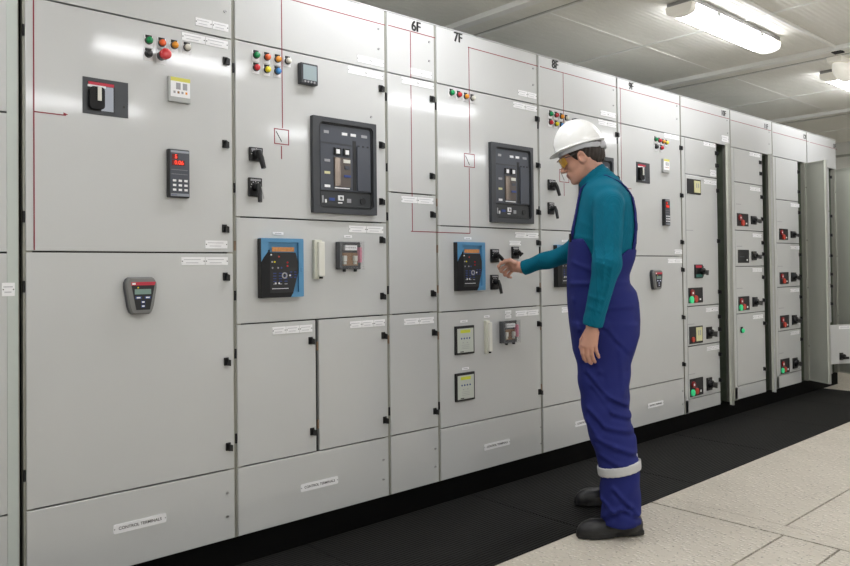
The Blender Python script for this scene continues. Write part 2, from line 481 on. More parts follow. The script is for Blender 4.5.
class Cab:
    def __init__(self, i, code, label):
        self.x0, self.x1 = VX[i], VX[i + 1]
        self.code = code
        self.root = empty('switchgear_cabinet', ((self.x0 + self.x1) / 2, 0.3, 0), label, 'electrical cabinet', 'row of grey switchgear cabinets')
        self.doors = []

    def solid_body(self, x0=None, x1=None):
        x0 = self.x0 if x0 is None else x0; x1 = self.x1 if x1 is None else x1
        b = MB().box(x0 + 0.001, x1 - 0.001, 0.034, 0.62, 0.0, T - 0.001, GAP)
        b.box(x0 + 0.001, x0 + 0.03, 0.0075, 0.04, BOT, T, FRAME)
        b.box(x1 - 0.03, x1 - 0.001, 0.0075, 0.04, BOT, T, FRAME)
        b.box(x0 + 0.001, x1 - 0.001, 0.0, 0.62, T - 0.0005, T + 0.004, PANEL)
        b.build('body', self.root)
        self.plinth(x0, x1)

    def plinth(self, x0, x1):
        MB().box(x0, x1, 0.026, 0.6, 0.0, BOT, PLINTH).build('plinth', self.root)

    def door(self, x0, x1, z0, z1, name='door', gap=0.0085, hinge=True):
        b = MB().box(x0 + gap, x1 - gap, YD, YD + TH, z0 + 0.0028, z1 - 0.0028, PANEL, bev=0.0022)
        o = b.build(name, self.root)
        self.doors.append((x0, x1, z0, z1, o))
        if hinge and name == 'door' and (z1 - z0) > 0.25:
            for zz in (z0 + 0.12, z1 - 0.12):
                MB().box(x0 + 0.0005, x0 + gap - 0.001, 0.0035, 0.012, zz - 0.02, zz + 0.02, BLACKM if random.random() < .6 else BRASS).build('hinge', o)
        return o

    def find(self, x, z):
        for d in self.doors:
            if d[0] - 0.03 <= x <= d[1] + 0.04 and d[2] <= z <= d[3]: return d[4]
        return self.root

    def latch(self, px, py, s=1.0):
        p = on_y(px, py); d = self.find(p.x, p.z)
        w, h = 0.0105 * s, 0.0165 * s
        b = MB().box(p.x - w, p.x + w, -0.006, 0.0, p.z - h, p.z + h, BLACK, bev=0.002)
        b.prism([(p.x - w * .4, p.z - h * .9), (p.x + w * 1.2, p.z - h * 1.1), (p.x + w * 1.2, p.z + h * .4), (p.x - w * .1, p.z + h * .7)], -0.020, -0.005, BLACK)
        b.build('latch', d)

    def screw(self, px, py, r=0.006):
        p = on_y(px, py)
        b = MB().disc(p.x, p.z, -0.0035, 0.0, r, STEEL, 14)
        b.box(p.x - r * .7, p.x + r * .7, -0.0038, -0.0034, p.z - 0.0009, p.z + 0.0009, TEXTM)
        b.build('screw', self.find(p.x, p.z))

    def plate(self, xa, ya, xb, yb, h=0.032, n=2):
        """white engraved name plates; measured ends of the mid line"""
        a = on_y(xa, ya); c = on_y(xb, yb); z = (a.z + c.z) / 2
        d = self.find((a.x + c.x) / 2, z)
        w = (c.x - a.x) / n
        for i in range(n):
            x0, x1 = a.x + w * i + 0.001, a.x + w * (i + 1) - 0.001
            b = MB().box(x0, x1, -0.0018, 0.0, z - h / 2, z + h / 2, WHITE, bev=0.0006)
            if h > 0.02:
                for q, rows in ((0.2, (0.1, 0.8)), (-0.2, (0.18, 0.7))):
                    b.box(x0 + w * rows[0], x0 + w * rows[1], -0.0022, -0.0017, z + q * h - h * 0.045, z + q * h + h * 0.045, FAINT)
                for xx in (x0 + 0.004, x1 - 0.004):
                    b.disc(xx, z, -0.003, -0.001, 0.0022, TEXTM, 8)
            else:
                b.box(x0 + w * .2, x1 - w * .2, -0.0022, -0.0017, z - h * 0.12, z + h * 0.12, LINE)
            b.build('nameplate', d)

    def pilot(self, px, py, col, r=0.0125, plate=True, lit=False):
        p = on_y(px, py)
        b = MB().disc(p.x, p.z, -0.010, 0.0, r * 1.18, BLACK, 20)
        b.box(p.x - r, p.x + r, -0.0045, -0.001, p.z + r * 0.9, p.z + r * 1.7, BLACKM, bev=0.001)
        o = b.build('pilot_light', self.root)
        MB().disc(p.x, p.z, -0.017, -0.010, r, LENS[col], 20).dome(p.x, p.z, -0.017, r, r * 0.55, LENS[col]).build('lens', o)
        if plate:
            MB().box(p.x - r * 1.35, p.x + r * 1.35, -0.0014, 0.0, p.z - r * 2.0, p.z + r * 1.6, WHITE).build('legend_plate', o)
        return o

    def mushroom(self, px, py):
        p = on_y(px, py); x, z = p.x - 0.01, p.z - 0.004
        b = MB().disc(x, z, -0.022, 0.0, 0.017, CHAR, 24)
        o = b.build('emergency_stop_button', self.root)
        c = MB().disc(x, z, -0.036, -0.022, 0.011, STEEL, 20).disc(x, z, -0.052, -0.036, 0.021, LENS['red'], 28, 0.0205).dome(x, z, -0.052, 0.0205, 0.006, LENS['red'], 28)
        c.build('mushroom_head', o)
        MB().box(x - 0.018, x + 0.018, -0.0014, 0.0, z - 0.03, z + 0.03, WHITE).build('legend_plate', o)

    def mimic(self, segs, w=0.0042, m=None):
        """painted line: list of measured point pairs"""
        for (xa, ya, xb, yb, vert) in segs:
            a = on_y(xa, ya); c = on_y(xb, yb)
            b = MB()
            if vert:
                x = (a.x + c.x) / 2; b.box(x - w / 2, x + w / 2, -0.0009, 0.0002, min(a.z, c.z), max(a.z, c.z), m or RED)
            else:
                z = (a.z + c.z) / 2; b.box(a.x, c.x, -0.0009, 0.0002, z - w / 2, z + w / 2, m or RED)
            b.build('mimic_line', self.root)

    def mimic_box(self, x0, y0, x1, y1):
        a0, a1, z0, z1 = rect(x0, y0, x1, y1)
        b = MB().ring([(a0, z0), (a1, z0), (a1, z1), (a0, z1)], [(a0 + .004, z0 + .004), (a1 - .004, z0 + .004), (a1 - .004, z1 - .004), (a0 + .004, z1 - .004)], -0.0009, 0.0002, RED)
        xm = (a0 + a1) / 2
        b.prism([(xm - 0.0015, z0 + .012), (xm + 0.0015, z0 + .014), (a0 + .012, z1 - .012), (a0 + .009, z1 - .014)], -0.0009, 0.0002, TEXTM)
        b.build('mimic_symbol', self.root)

    def number(self, s, px, py, size):
        p = on_y(px, py)
        o = text_obj('cabinet_number', s, p.x, p.z, -0.0005, size, TEXTM, self.root, 0.9, bold=0.0008)
        b = bmesh.new(); b.from_mesh(o.data)
        g = b.verts[:] + b.edges[:] + b.faces[:]
        for dx, dz in ((0.0022, 0.0), (-0.0022, 0.0)):
            r_ = bmesh.ops.duplicate(b, geom=g)
            bmesh.ops.translate(b, verts=[v for v in r_['geom'] if isinstance(v, bmesh.types.BMVert)], vec=(dx, 0, dz))
        b.to_mesh(o.data); b.free()

    # ---- devices
    def rotary(self, x0, y0, x1, y1, ang=-60, L=0.075, plate_m=None, keyring=False, r=0.017):
        a0, a1, z0, z1 = rect(x0, y0, x1, y1, 0.012); xm = (a0 + a1) / 2; zm = (z0 + z1) / 2
        w = a1 - a0
        b = MB().box(a0, a1, -0.012, 0.0, z0, z1, plate_m or BLACK, bev=0.003)
        b.box(a0 + w * .12, a1 - w * .12, -0.0128, -0.0115, z1 - w * .22, z1 - w * .10, LINE)
        for i in range(5):
            an = math.radians(60 + i * 30)
            q = (xm + math.cos(an) * w * .36, zm + math.sin(an) * w * .36)
            b.box(q[0] - .0015, q[0] + .0015, -0.0128, -0.0115, q[1] - .0015, q[1] + .0015, WHITE)
        o = b.build('rotary_switch', self.root)
        an = math.radians(ang); d = Vector((math.cos(an), 0, math.sin(an)))
        c = MB().disc(xm, zm, -0.034, -0.012, r, BLACK, 22, r * .85)
        s = Vector((xm, -0.036, zm)) - d * (r * .6); e = Vector((xm, -0.052, zm)) + d * L
        c.tube([s, Vector((xm, -0.044, zm)) + d * r, e], [r * .5, r * .62, r * .52], BLACK, 14)
        c.build('handle', o)
        if keyring:
            MB().disc(xm + r * .4, zm - r * .3, -0.040, -0.034, 0.007, STEEL, 16).tube([(xm + 0.014, -0.04, zm - 0.01), (xm + 0.020, -0.045, zm - 0.05)], 0.0025, STEEL, 8).build('key', o)
        return o

    def knob(self, x0, y0, x1, y1):
        """small door-coupling handle beside the compartment window"""
        a0, a1, z0, z1 = rect(x0, y0, x1, y1, 0.012); zm = (z0 + z1) / 2; w = a1 - a0; h = z1 - z0
        b = MB().box(a0, a0 + w * .55, -0.010, 0.0, z0, z1, BLACK, bev=0.003)
        o = b.build('rotary_switch', self.root)
        xm = a0 + w * .30
        c = MB().disc(xm, zm, -0.030, -0.010, h * .34, BLACK, 18, h * .3)
        c.prism([(xm - w * .2, zm - h * .12), (xm + w * .30, zm - h * .36), (xm + w * .34, zm + h * .10), (xm - w * .2, zm + h * .12)], -0.046, -0.028, BLACK)
        c.build('handle', o)

    def window(self, x0, y0, x1, y1, kind='lit'):
        """recessed starter window: dark opening with red/green buttons"""
        a0, a1, z0, z1 = rect(x0, y0, x1, y1, 0.004); w = a1 - a0; h = z1 - z0
        b = MB().ring([(a0, z0), (a1, z0), (a1, z1), (a0, z1)], [(a0 + .004, z0 + .004), (a1 - .004, z0 + .004), (a1 - .004, z1 - .004), (a0 + .004, z1 - .004)], -0.004, 0.0, BLACK)
        b.box(a0 + .003, a1 - .003, -0.002, 0.0, z0 + .003, z1 - .003, CHAR3)
        o = b.build('control_window', self.root)
        if kind == 'meter':
            MB().box(a0 + w * .5, a1 - w * .05, -0.006, -0.002, z0 + h * .12, z1 - h * .08, PALEY).box(a0 + w * .64, a0 + w * .70, -0.0065, -0.0055, z0 + h * .45, z0 + h * .75, LINE).box(a0 + w * .78, a0 + w * .84, -0.0065, -0.0055, z0 + h * .45, z0 + h * .75, LINE).build('relay_display', o)
            if z0 < 1.2: MB().disc(a0 + w * .26, z0 + h * .25, -0.010, -0.002, w * .10, LENS['lit red'], 14).build('button', o)
            return
        r = w * .115
        if kind != 'dark':
            MB().disc(a0 + w * .24, z0 + h * .66, -0.012, -0.002, r * 1.1, DRED2, 14).box(a0 + w * .2, a0 + w * .28, -0.0125, -0.0115, z0 + h * .6, z0 + h * .72, WHITE).build('button', o)
            MB().disc(a0 + w * .48, z0 + h * .26, -0.012, -0.002, r * 1.1, LENS['lit red'], 14).build('button', o)
        if kind == 'lit':
            MB().disc(a0 + w * .17, z0 + h * .22, -0.014, -0.002, r * 1.1, LENS['lit green'], 14).build('button', o)
        MB().box(a0 + w * .78, a0 + w * .86, -0.005, -0.002, z0 + h * .16, z0 + h * .28, WHITE).box(a0 + w * .12, a0 + w * .55, -0.004, -0.002, z0 + h * .44, z0 + h * .5, CHAR2).build('selector', o)

    def keypad(self, x0, y0, x1, y1):
        a0, a1, z0, z1 = rect(x0, y0, x1, y1, 0.024); w = a1 - a0; h = z1 - z0
        o = MB().box(a0, a1, -0.024, 0.0, z0, z1, BLACK, bev=0.004).build('motor_controller', self.root)
        f = MB().box(a0 + w * .07, a1 - w * .04, -0.0255, -0.0235, z0 + h * .025, z1 - h * .025, CHAR2)
        f.box(a0 + w * .09, a1 - w * .05, -0.0262, -0.0250, z1 - h * .075, z1 - h * .03, SILVER)
        f.box(a0 + w * .09, a1 - w * .05, -0.0262, -0.0250, z0 + h * .03, z0 + h * .085, SILVER)
        f.box(a0 + w * .12, a0 + w * .38, -0.0262, -0.0250, z0 + h * .045, z0 + h * .06, BLUEK)
        for q in (.48, .57):
            f.box(a0 + w * .12, a1 - w * .12, -0.0262, -0.0250, z0 + h * q, z0 + h * (q + .006), LINE)
        f.build('face', o)
        d = MB().box(a0 + w * .15, a0 + w * .43, -0.0275, -0.0250, z0 + h * .79, z0 + h * .89, DRED).box(a0 + w * .15, a0 + w * .73, -0.0275, -0.0250, z0 + h * .665, z0 + h * .77, DRED)
        d.build('display', o)
        text_obj('digits', '5', a0 + w * .33, z0 + h * .84, -0.0278, h * .115, LEDR, o, bold=.0003)
        text_obj('digits', '0.06', a0 + w * .47, z0 + h * .717, -0.0278, h * .115, LEDR, o, bold=.0003)
        k = MB()
        for r_ in range(3):
            for c_ in range(3):
                cx = a0 + w * (.26 + c_ * .27); cz = z0 + h * (.35 - r_ * .095)
                k.box(cx - w * .075, cx + w * .075, -0.0272, -0.0250, cz - h * .022, cz + h * .022, WHITE)
        k.build('keys', o)

    def softstart(self, x0, y0, x1, y1):
        """rounded trapezoid motor starter keypad"""
        a0, a1, z0, z1 = rect(x0, y0, x1, y1, 0.034); w = a1 - a0; h = z1 - z0; xm = (a0 + a1) / 2
        def trap(s, dz=0.0):
            pts = [(-.26, -.5), (.26, -.5), (.33, -.46), (.40, -.30), (.50, .22), (.50, .36), (.44, .46), (.36, .5), (-.36, .5), (-.44, .46), (-.50, .36), (-.50, .22), (-.40, -.30), (-.33, -.46)]
            return [(xm + p[0] * w * s, (z0 + z1) / 2 + p[1] * h * s + dz) for p in pts]
        n = 14
        outer = trap(1.0); mid = trap(.93)
        b = MB().prism(outer, -0.022, 0.0, CHAR)
        vs = [(p[0], -0.022, p[1]) for p in outer] + [(p[0], -0.036, p[1]) for p in mid]
        b.add(vs, [(i, (i + 1) % n, n + (i + 1) % n, n + i) for i in range(n)] + [tuple(range(n, 2 * n))], mat('starter_grey', (0.20, 0.20, 0.195), 0.45))
        o = b.build('motor_starter_keypad', self.root)
        zc = (z0 + z1) / 2
        f = MB().prism([(xm - w * .20, zc - h * .38), (xm + w * .24, zc - h * .38), (xm + w * .40, zc + h * .28), (xm - w * .35, zc + h * .28)], -0.0375, -0.035, CHAR3)
        f.prism([(xm - w * .35, zc + h * .28), (xm + w * .40, zc + h * .28), (xm + w * .44, zc + h * .37), (xm - w * .36, zc + h * .37)], -0.0375, -0.035, RED2)
        f.box(xm - w * .33, xm - w * .22, -0.038, -0.037, zc + h * .30, zc + h * .35, WHITE)
        f.build('face', o)
        MB().box(xm - w * .25, xm + w * .28, -0.0382, -0.037, zc + h * .04, zc + h * .18, LCDG).build('display', o)
        k = MB()
        for (dx, dz, ww) in ((-.13, -.05, .06), (.17, -.05, .06), (.02, -.17, .04), (.02, -.28, .04)):
            k.box(xm + w * (dx - ww * 1.6), xm + w * (dx + ww * 1.6), -0.0380, -0.037, zc + h * (dz - .035), zc + h * (dz + .035), BLUEK)
            k.box(xm + w * (dx - ww), xm + w * (dx + ww), -0.0385, -0.037, zc + h * (dz - .018), zc + h * (dz + .018), WHITE)
        k.disc(xm - w * .14, zc + h * .22, -0.0385, -0.037, w * .025, LENS['yellow'], 10)
        k.build('keys', o)

    def disconnect(self, x0, y0, x1, y1):
        """charcoal plate with a recessed moulded-case breaker handle"""
        a0, a1, z0, z1 = rect(x0, y0, x1, y1, 0.004); w = a1 - a0; h = z1 - z0
        ix0, ix1, iz0, iz1 = a0 + w * .10, a0 + w * .69, z0 + h * .10, z1 - h * .10
        b = MB().ring([(a0, z0), (a1, z0), (a1, z1), (a0, z1)], [(ix0, iz0), (ix1, iz0), (ix1, iz1), (ix0, iz1)], -0.004, 0.0, CHAR)
        b.box(ix0, ix1, -0.001, 0.0, iz0, iz1, CHAR3)
        b.disc(a0 + w * .9, z0 + h * .30, -0.0048, -0.0035, w * .028, TEXTM, 12)
        o = b.build('disconnect_switch', self.root)
        f = MB().box(ix0 + w * .30, ix1 - w * .02, -0.0025, -0.001, iz0 + h * .02, iz1 - h * .10, SILVER)
        f.box(ix0 + w * .02, ix1 - w * .01, -0.004, -0.001, iz1 - h * .09, iz1 - h * .01, RED2)
        f.box(ix0 + w * .0, ix0 + w * .40, -0.0035, -0.001, iz1 - h * .15, iz1 - h * .09, WHITE)
        f.build('breaker_face', o)
        xm = ix0 + w * .16
        g = MB().prism(rrect(ix0 + w * .02, ix0 + w * .34, iz0 + h * .03, iz1 - h * .16, w * .08), -0.022, -0.001, BLACKM)
        g.box(xm + w * .02, xm + w * .10, -0.026, -0.020, iz0 + h * .26, iz1 - h * .17, WHITE2)
        g.build('handle', o)

    def small_meter(self, x0, y0, x1, y1):
        a0, a1, z0, z1 = rect(x0, y0, x1, y1, 0.016); w = a1 - a0; h = z1 - z0
        o = MB().box(a0, a1, -0.016, 0.0, z0, z1, mat('meter_case', (0.42, 0.43, 0.42), 0.35), bev=0.003).build('meter', self.root)
        f = MB().box(a0 + w * .08, a1 - w * .04, -0.0175, -0.0155, z0 + h * .20, z1 - h * .03, WHITE)
        f.box(a0 + w * .08, a1 - w * .04, -0.018, -0.017, z1 - h * .18, z1 - h * .03, YEL)
        for q in (.32, .62):
            f.box(a0 + w * q, a0 + w * (q + .2), -0.018, -0.017, z0 + h * .5, z0 + h * .76, LINE)
        for i, c in enumerate((LINE, COPPER, LINE, LENS['orange'])):
            f.box(a0 + w * (.2 + i * .18), a0 + w * (.29 + i * .18), -0.018, -0.017, z0 + h * .34, z0 + h * .43, c)
        f.build('face', o)

    def power_meter(self, x0, y0, x1, y1):
        a0, a1, z0, z1 = rect(x0, y0, x1, y1, 0.03); w = a1 - a0; h = z1 - z0
        o = MB().box(a0, a1, -0.030, 0.0, z0, z1, CHAR, bev=0.004).build('power_meter', self.root)
        MB().box(a0 + w * .12, a1 - w * .10, -0.0315, -0.0295, z0 + h * .20, z1 - h * .10, LCD).build('display', o)
        k = MB()
        for i in range(4): k.disc(a0 + w * (.22 + i * .18), z0 + h * .11, -0.034, -0.030, w * .05, LINE, 10)
        k.build('keys', o)

    def relay(self, x0, y0, x1, y1):
        """large blue protection relay with black curved mask"""
        a0, a1, z0, z1 = rect(x0, y0, x1, y1, 0.03); w = a1 - a0; h = z1 - z0
        D = 0.030
        b = MB().ring(rrect(a0, a1, z0, z1, .004, 2), rrect(a0 + w * .155, a1 - w * .12, z0 + h * .08, z1 - h * .07, .002, 2), -D, 0.0, BLUE)
        b.box(a0 + w * .15, a1 - w * .115, -D + .010, 0.0, z0 + h * .075, z1 - h * .065, BLUE)
        b.box(a0 - 0.0012, a0 + 0.004, -D * .98, -0.001, z0 + .002, z1 - .002, BLACK)
        b.box(a1 - w * .075, a1 - w * .03, -D - .003, -D, z0 + h * .43, z0 + h * .50, BLUE, bev=0.001)
        o = b.build('protection_relay', self.root)
        P = lambda u, v: (a0 + w * u, z0 + h * v)
        m1 = [P(-.003, 0.0), P(.67, 0.0), P(.74, .08), P(.19, .08), P(.19, .80), P(0.165, .78), P(.06, .68), P(-.003, .60)]
        MB().prism(m1, -D - .003, -0.001, BLACKM).build('mask', o)
        m2 = [P(.19, .08), P(.74, .08), P(.79, .22), P(.86, .42), P(.86, .60), P(.80, .76), P(.19, .76)]
        f = MB().prism(m2, -D - .001, -0.003, CHAR3)
        random.seed(int(x0))
        for r_ in range(5):
            for c_ in range(3):
                f.box(*sum([[P(.27 + .13 * c_, 0)[0], P(.335 + .13 * c_, 0)[0]], [-D - .003, -D - .001], [P(0, .40 - .045 * r_)[1], P(0, .415 - .045 * r_)[1]]], []), BLUEK if r_ < 4 else LINE)
        for c_ in range(2):
            for r_ in range(3):
                f.box(P(.66 + .1 * c_, 0)[0], P(.71 + .1 * c_, 0)[0], -D - .003, -D - .001, P(0, .33 + .045 * r_)[1], P(0, .345 + .045 * r_)[1], BLUEK)
        for (u, v, m) in ((.40, .69, LENS['lit red']), (.22, .72, WHITE), (.24, .60, LINE), (.30, .60, LENS['yellow']), (.60, .59, LENS['red']), (.60, .53, LENS['red']), (.32, .24, WHITE), (.40, .24, WHITE), (.66, .37, WHITE), (.46, .50, BLUEK), (.25, .50, LINE), (.38, .50, LINE)):
            q = P(u, v); f.disc(q[0], q[1], -D - .0035, -D - .001, w * .018, m, 8)
        f.box(P(.24, 0)[0], P(.62, 0)[0], -D - .0025, -D - .001, P(0, .145)[1], P(0, .155)[1], WHITE)
        f.build('keypad', o)
        q = P(.53, .37)
        MB().ring([(q[0] + w * .065 * math.cos(i * math.pi / 8), q[1] + w * .065 * math.sin(i * math.pi / 8)) for i in range(16)], [(q[0] + w * .04 * math.cos(i * math.pi / 8), q[1] + w * .04 * math.sin(i * math.pi / 8)) for i in range(16)], -D - .004, -D - .001, LINE).build('navigation_ring', o)
        MB().box(P(.24, 0)[0], P(.76, 0)[0], -D - .0035, -D - .001, P(0, .775)[1], P(0, .85)[1], AMBER).build('display', o)

    def fuse(self, x0, y0, x1, y1):
        a0, a1, z0, z1 = rect(x0, y0, x1, y1, 0.032); w = a1 - a0; h = z1 - z0
        o = MB().box(a0, a0 + w * .90, -0.020, 0.0, z0, z1, CREAM, bev=0.003).build('test_terminal_block', self.root)
        MB().box(a0 + w * .30, a1, -0.034, -0.018, z0 + h * .07, z1 - h * .05, WHITE2, bev=0.003).build('cover', o)
        MB().box(a0 + w * .5, a0 + w * .85, -0.028, -0.019, z0 + h * .01, z0 + h * .06, BLACKM, bev=.001).build('clip', o)

    def testblock(self, x0, y0, x1, y1):
        a0, a1, z0, z1 = rect(x0, y0, x1, y1, 0.045); w = a1 - a0; h = z1 - z0
        o = MB().box(a0 + w * .03, a1 + w * .02, -0.014, 0.0, z0 + h * .08, z1 - h * .03, BLACK, bev=0.003)
        o.box(a0 + w * .24, a1 - w * .12, -0.017, -0.011, z0 + h * .20, z0 + h * .62, COPPER)
        o.box(a0 + w * .02, a0 + w * .13, -0.035, -0.010, z0 + h * .12, z1 - h * .04, CHAR)
        o = o.build('auxiliary_relay', self.root)
        f = MB().box(a0 + w * .28, a0 + w * .78, -0.030, -0.012, z0 + h * .70, z0 + h * .86, WHITE)
        for i in range(6):
            f.box(a0 + w * (.30 + .075 * i), a0 + w * (.34 + .075 * i), -0.0306, -0.0295, z0 + h * .76, z0 + h * .80, LINE)
        f.build('nameplate', o)
        for q in (.22, .66):
            MB().box(a0 + w * q, a0 + w * (q + .13), -0.032, -0.012, z0 + h * .34, z0 + h * .52, WHITE2, bev=.002).box(a0 + w * (q + .02), a0 + w * (q + .12), -0.028, -0.012, z0 + h * .24, z0 + h * .33, CREAM).build('relay_coil', o)
        MB().box(a1 - w * .13, a1 - w * .05, -0.035, -0.012, z0 + h * .30, z1 - h * .2, mat('pink_label', (0.62, 0.18, 0.27), 0.4)).build('side_label', o)
        c = MB().ring([(a0, z0 + h * .06), (a1, z0 + h * .06), (a1, z1), (a0, z1)], [(a0 + .004, z0 + h * .06 + .004), (a1 - .004, z0 + h * .06 + .004), (a1 - .004, z1 - .004), (a0 + .004, z1 - .004)], -0.045, 0.0, CLEAR)
        c.box(a0 + .003, a1 - .003, -0.045, -0.043, z0 + h * .06 + .003, z1 - .003, CLEAR)
        c.build('clear_cover', o)
        for q in (.28, .74):
            MB().disc(a0 + w * q, z0 + h * .03, -0.03, -0.012, .003, BLACK, 10).box(a0 + w * q - .003, a0 + w * q + .003, -0.03, -0.012, z0, z0 + h * .09, BLACK).build('cover_screw', o)

    def readout(self, x0, y0, x1, y1):
        a0, a1, z0, z1 = rect(x0, y0, x1, y1, 0.012); w = a1 - a0; h = z1 - z0
        o = MB().box(a0, a1, -0.012, 0.0, z0, z1, BLACK, bev=0.003).build('digital_relay', self.root)
        f = MB().box(a0 + w * .09, a1 - w * .07, -0.0135, -0.0115, z0 + h * .07, z1 - h * .09, mat('readout_face', (0.53, 0.56, 0.50), 0.4))
        f.box(a0 + w * .24, a0 + w * .76, -0.0140, -0.013, z1 - h * .25, z1 - h * .14, mat('readout_lime', (0.62, 0.66, 0.05), 0.4))
        for i in range(4):
            cx = a0 + w * (.30 + i * .14); f.disc(cx, z0 + h * (.56), -0.0145, -0.013, w * .035, BLUEK, 8)
        for i in range(2):
            cx = a0 + w * (.38 + i * .22); f.box(cx - w * .03, cx + w * .03, -0.0142, -0.013, z0 + h * .40, z0 + h * .425, LINE)
        for i in range(3):
            f.box(a0 + w * .3, a0 + w * .7, -0.0142, -0.013, z0 + h * (.20 + .06 * i), z0 + h * (.21 + .06 * i), LINE)
        f.box(a0 + w * .22, a0 + w * .4, -0.0142, -0.013, z0 + h * .085, z0 + h * .115, TEXTM)
        f.build('face', o)

    def breaker(self, x0, y0, x1, y1, part=1.0):
        """drawn-out air circuit breaker in its charcoal bezel"""
        a0, a1, z0, z1 = rect(x0, y0, x1, y1, 0.022); w = a1 - a0; h = z1 - z0
        mu = lambda u: .13 + (u - .15) * 1.067
        mv = lambda v: .075 + (v - .16) * 1.213
        P = lambda u, v: (a0 + w * mu(u), z0 + h * mv(v))
        inn = rrect(a0 + w * .095, a1 - w * .055, z0 + h * .055, z1 - h * .05, w * .06)
        inn2 = rrect(a0 + w * .115, a1 - w * .075, z0 + h * .067, z1 - h * .062, w * .05)
        out = rrect(a0, a1, z0, z1, .003)
        b = MB().ring(out, inn, -0.022, 0.0, CHAR)
        b.ring(inn, inn2, -0.014, 0.0, CHAR3)
        b.box(a0 + w * .095, a1 - w * .05, -0.004, 0.0, z0 + h * .05, z1 - h * .045, CHAR3)
        o = b.build('circuit_breaker', self.root)
        f = MB()
        def bx(u0, u1, v0, v1, d, m, d0=-0.003):
            f.box(a0 + w * mu(u0), a0 + w * mu(u1), -d, d0, z0 + h * mv(v0), z0 + h * mv(v1), m)
        bx(.15, .895, .30, .865, .010, CHAR2)
        bx(.62, .67, .31, .75, .0115, CHAR3)
        bx(.68, .88, .31, .70, .016, CHAR2)
        bx(.15, .895, .16, .285, .008, mat('breaker_strip', (0.03, 0.033, 0.037), 0.4))
        bx(.16, .60, .70, .712, .0115, CHAR)
        for (u, v, ww) in ((.20, .80, .07), (.46, .80, .08), (.59, .80, .08), (.75, .80, .09)):
            bx(u, u + ww, v - .012, v + .012, .0115, WHITE if .4 < u < .7 else LINE)
        for (v, m) in ((.555, LINE), (.45, PALEY), (.335, WHITE)):
            bx(.205, .285, v - .011, v + .011, .0115, m)
        for u in (.71, .78, .85): bx(u - .012, u + .012, .70, .715, .012, CHAR3)
        f.build('breaker_front', o)
        g = MB()
        for (u, m1_) in ((.385, LENS['black']), (.52, LENS['black'])):
            q = P(u, .64); g.box(q[0] - w * .05, q[0] + w * .05, -0.018, -0.010, q[1] - h * .038, q[1] + h * .038, BLACK, bev=.001)
            g.box(q[0] - w * .025, q[0] + w * .03, -0.0195, -0.017, q[1] - h * .025, q[1] + h * .022, WHITE)
        g.build('push_buttons', o)
        sl = MB().box(P(.34, 0)[0], P(.58, 0)[0], -0.014, -0.009, P(0, .335)[1], P(0, .59)[1], mat('breaker_slot', (0.10, 0.08, 0.07), 0.3))
        sl.box(P(.345, 0)[0], P(.42, 0)[0], -0.018, -0.013, P(0, .34)[1], P(0, .585)[1], mat('handle_bronze', (0.34, 0.28, 0.24), 0.25, metal=0.7))
        sl.box(P(.48, 0)[0], P(.575, 0)[0], -0.017, -0.013, P(0, .42)[1], P(0, .44)[1], BLUEK)
        sl.box(P(.47, 0)[0], P(.57, 0)[0], -0.017, -0.013, P(0, .545)[1], P(0, .575)[1], WHITE2)
        sl.box(P(.49, 0)[0], P(.56, 0)[0], -0.017, -0.013, P(0, .49)[1], P(0, .52)[1], CHAR2)
        sl.box(P(.345, 0)[0], P(.56, 0)[0], -0.017, -0.013, P(0, .318)[1], P(0, .328)[1], WHITE)
        sl.build('charging_handle', o)
        lo = MB()
        for (u0, u1, v0, v1, m) in ((.40, .48, .215, .26, WHITE), (.425, .465, .225, .25, CHAR3), (.40, .46, .19, .2, WHITE), (.17, .19, .19, .25, LINE), (.21, .235, .19, .22, WHITE), (.53, .59, .2, .235, LINE), (.27, .35, .21, .235, BLUEK)):
            lo.box(P(u0, 0)[0], P(u1, 0)[0], -0.0105, -0.007, P(0, v0)[1], P(0, v1)[1], m)
        q = P(.77, .22); lo.disc(q[0], q[1], -0.012, -0.007, w * .045, CHAR3, 16)
        lo.build('racking_panel', o)

    def kick(self, z, x0=None, x1=None, gap=0.0085):
        x0 = self.x0 if x0 is None else x0; x1 = self.x1 if x1 is None else x1
        return self.door(x0, x1, BOT, z, 'kick_panel', gap, False)

    def terminal_plate(self, xa, ya, xb, yb):
        a = on_y(xa, ya); c = on_y(xb, yb); z = (a.z + c.z) / 2
        d = self.find((a.x + c.x) / 2, z); h = 0.034
        b = MB().prism(rrect(a.x, c.x, z - h / 2, z + h / 2, 0.006, 3), -0.0018, 0.0, WHITE)
        b.disc(a.x + .004, z, -0.0025, -0.001, .002, TEXTM, 8).disc(c.x - .004, z, -0.0025, -0.001, .002, TEXTM, 8)
        b.build('nameplate', d)
        text_obj('lettering', 'CONTROL TERMINALS', (a.x + c.x) / 2, z, -0.0019, 0.0155, TEXTM, d, (c.x - a.x) * 0.78 / 0.152, bold=.0002)


# ---- leftmost sliver
c = Cab.__new__(Cab)
c.x0, c.x1, c.code, c.doors = -0.08, 0.690, '3F', []
c.root = empty('switchgear_cabinet', (0.3, 0.3, 0), 'grey switchgear cabinet cut off by the left edge of the photo', 'electrical cabinet', 'row of grey switchgear cabinets')
c.solid_body()
MB().box(0.65, 0.684, -0.0014, 0.0, BOT, T, mat('strip_pale_green', (0.52, 0.565, 0.53), .35), bev=.001).build('edge_strip', c.root)
c.door(c.x0, 0.675, 1.29, 1.765); c.door(c.x0, 0.675, 1.765, T)
c.door(c.x0, 0.675, 0.409, 1.29); c.kick(0.409, c.x0, 0.675)
c.plate(1.5, 289, 15, 290, 0.045, 1)

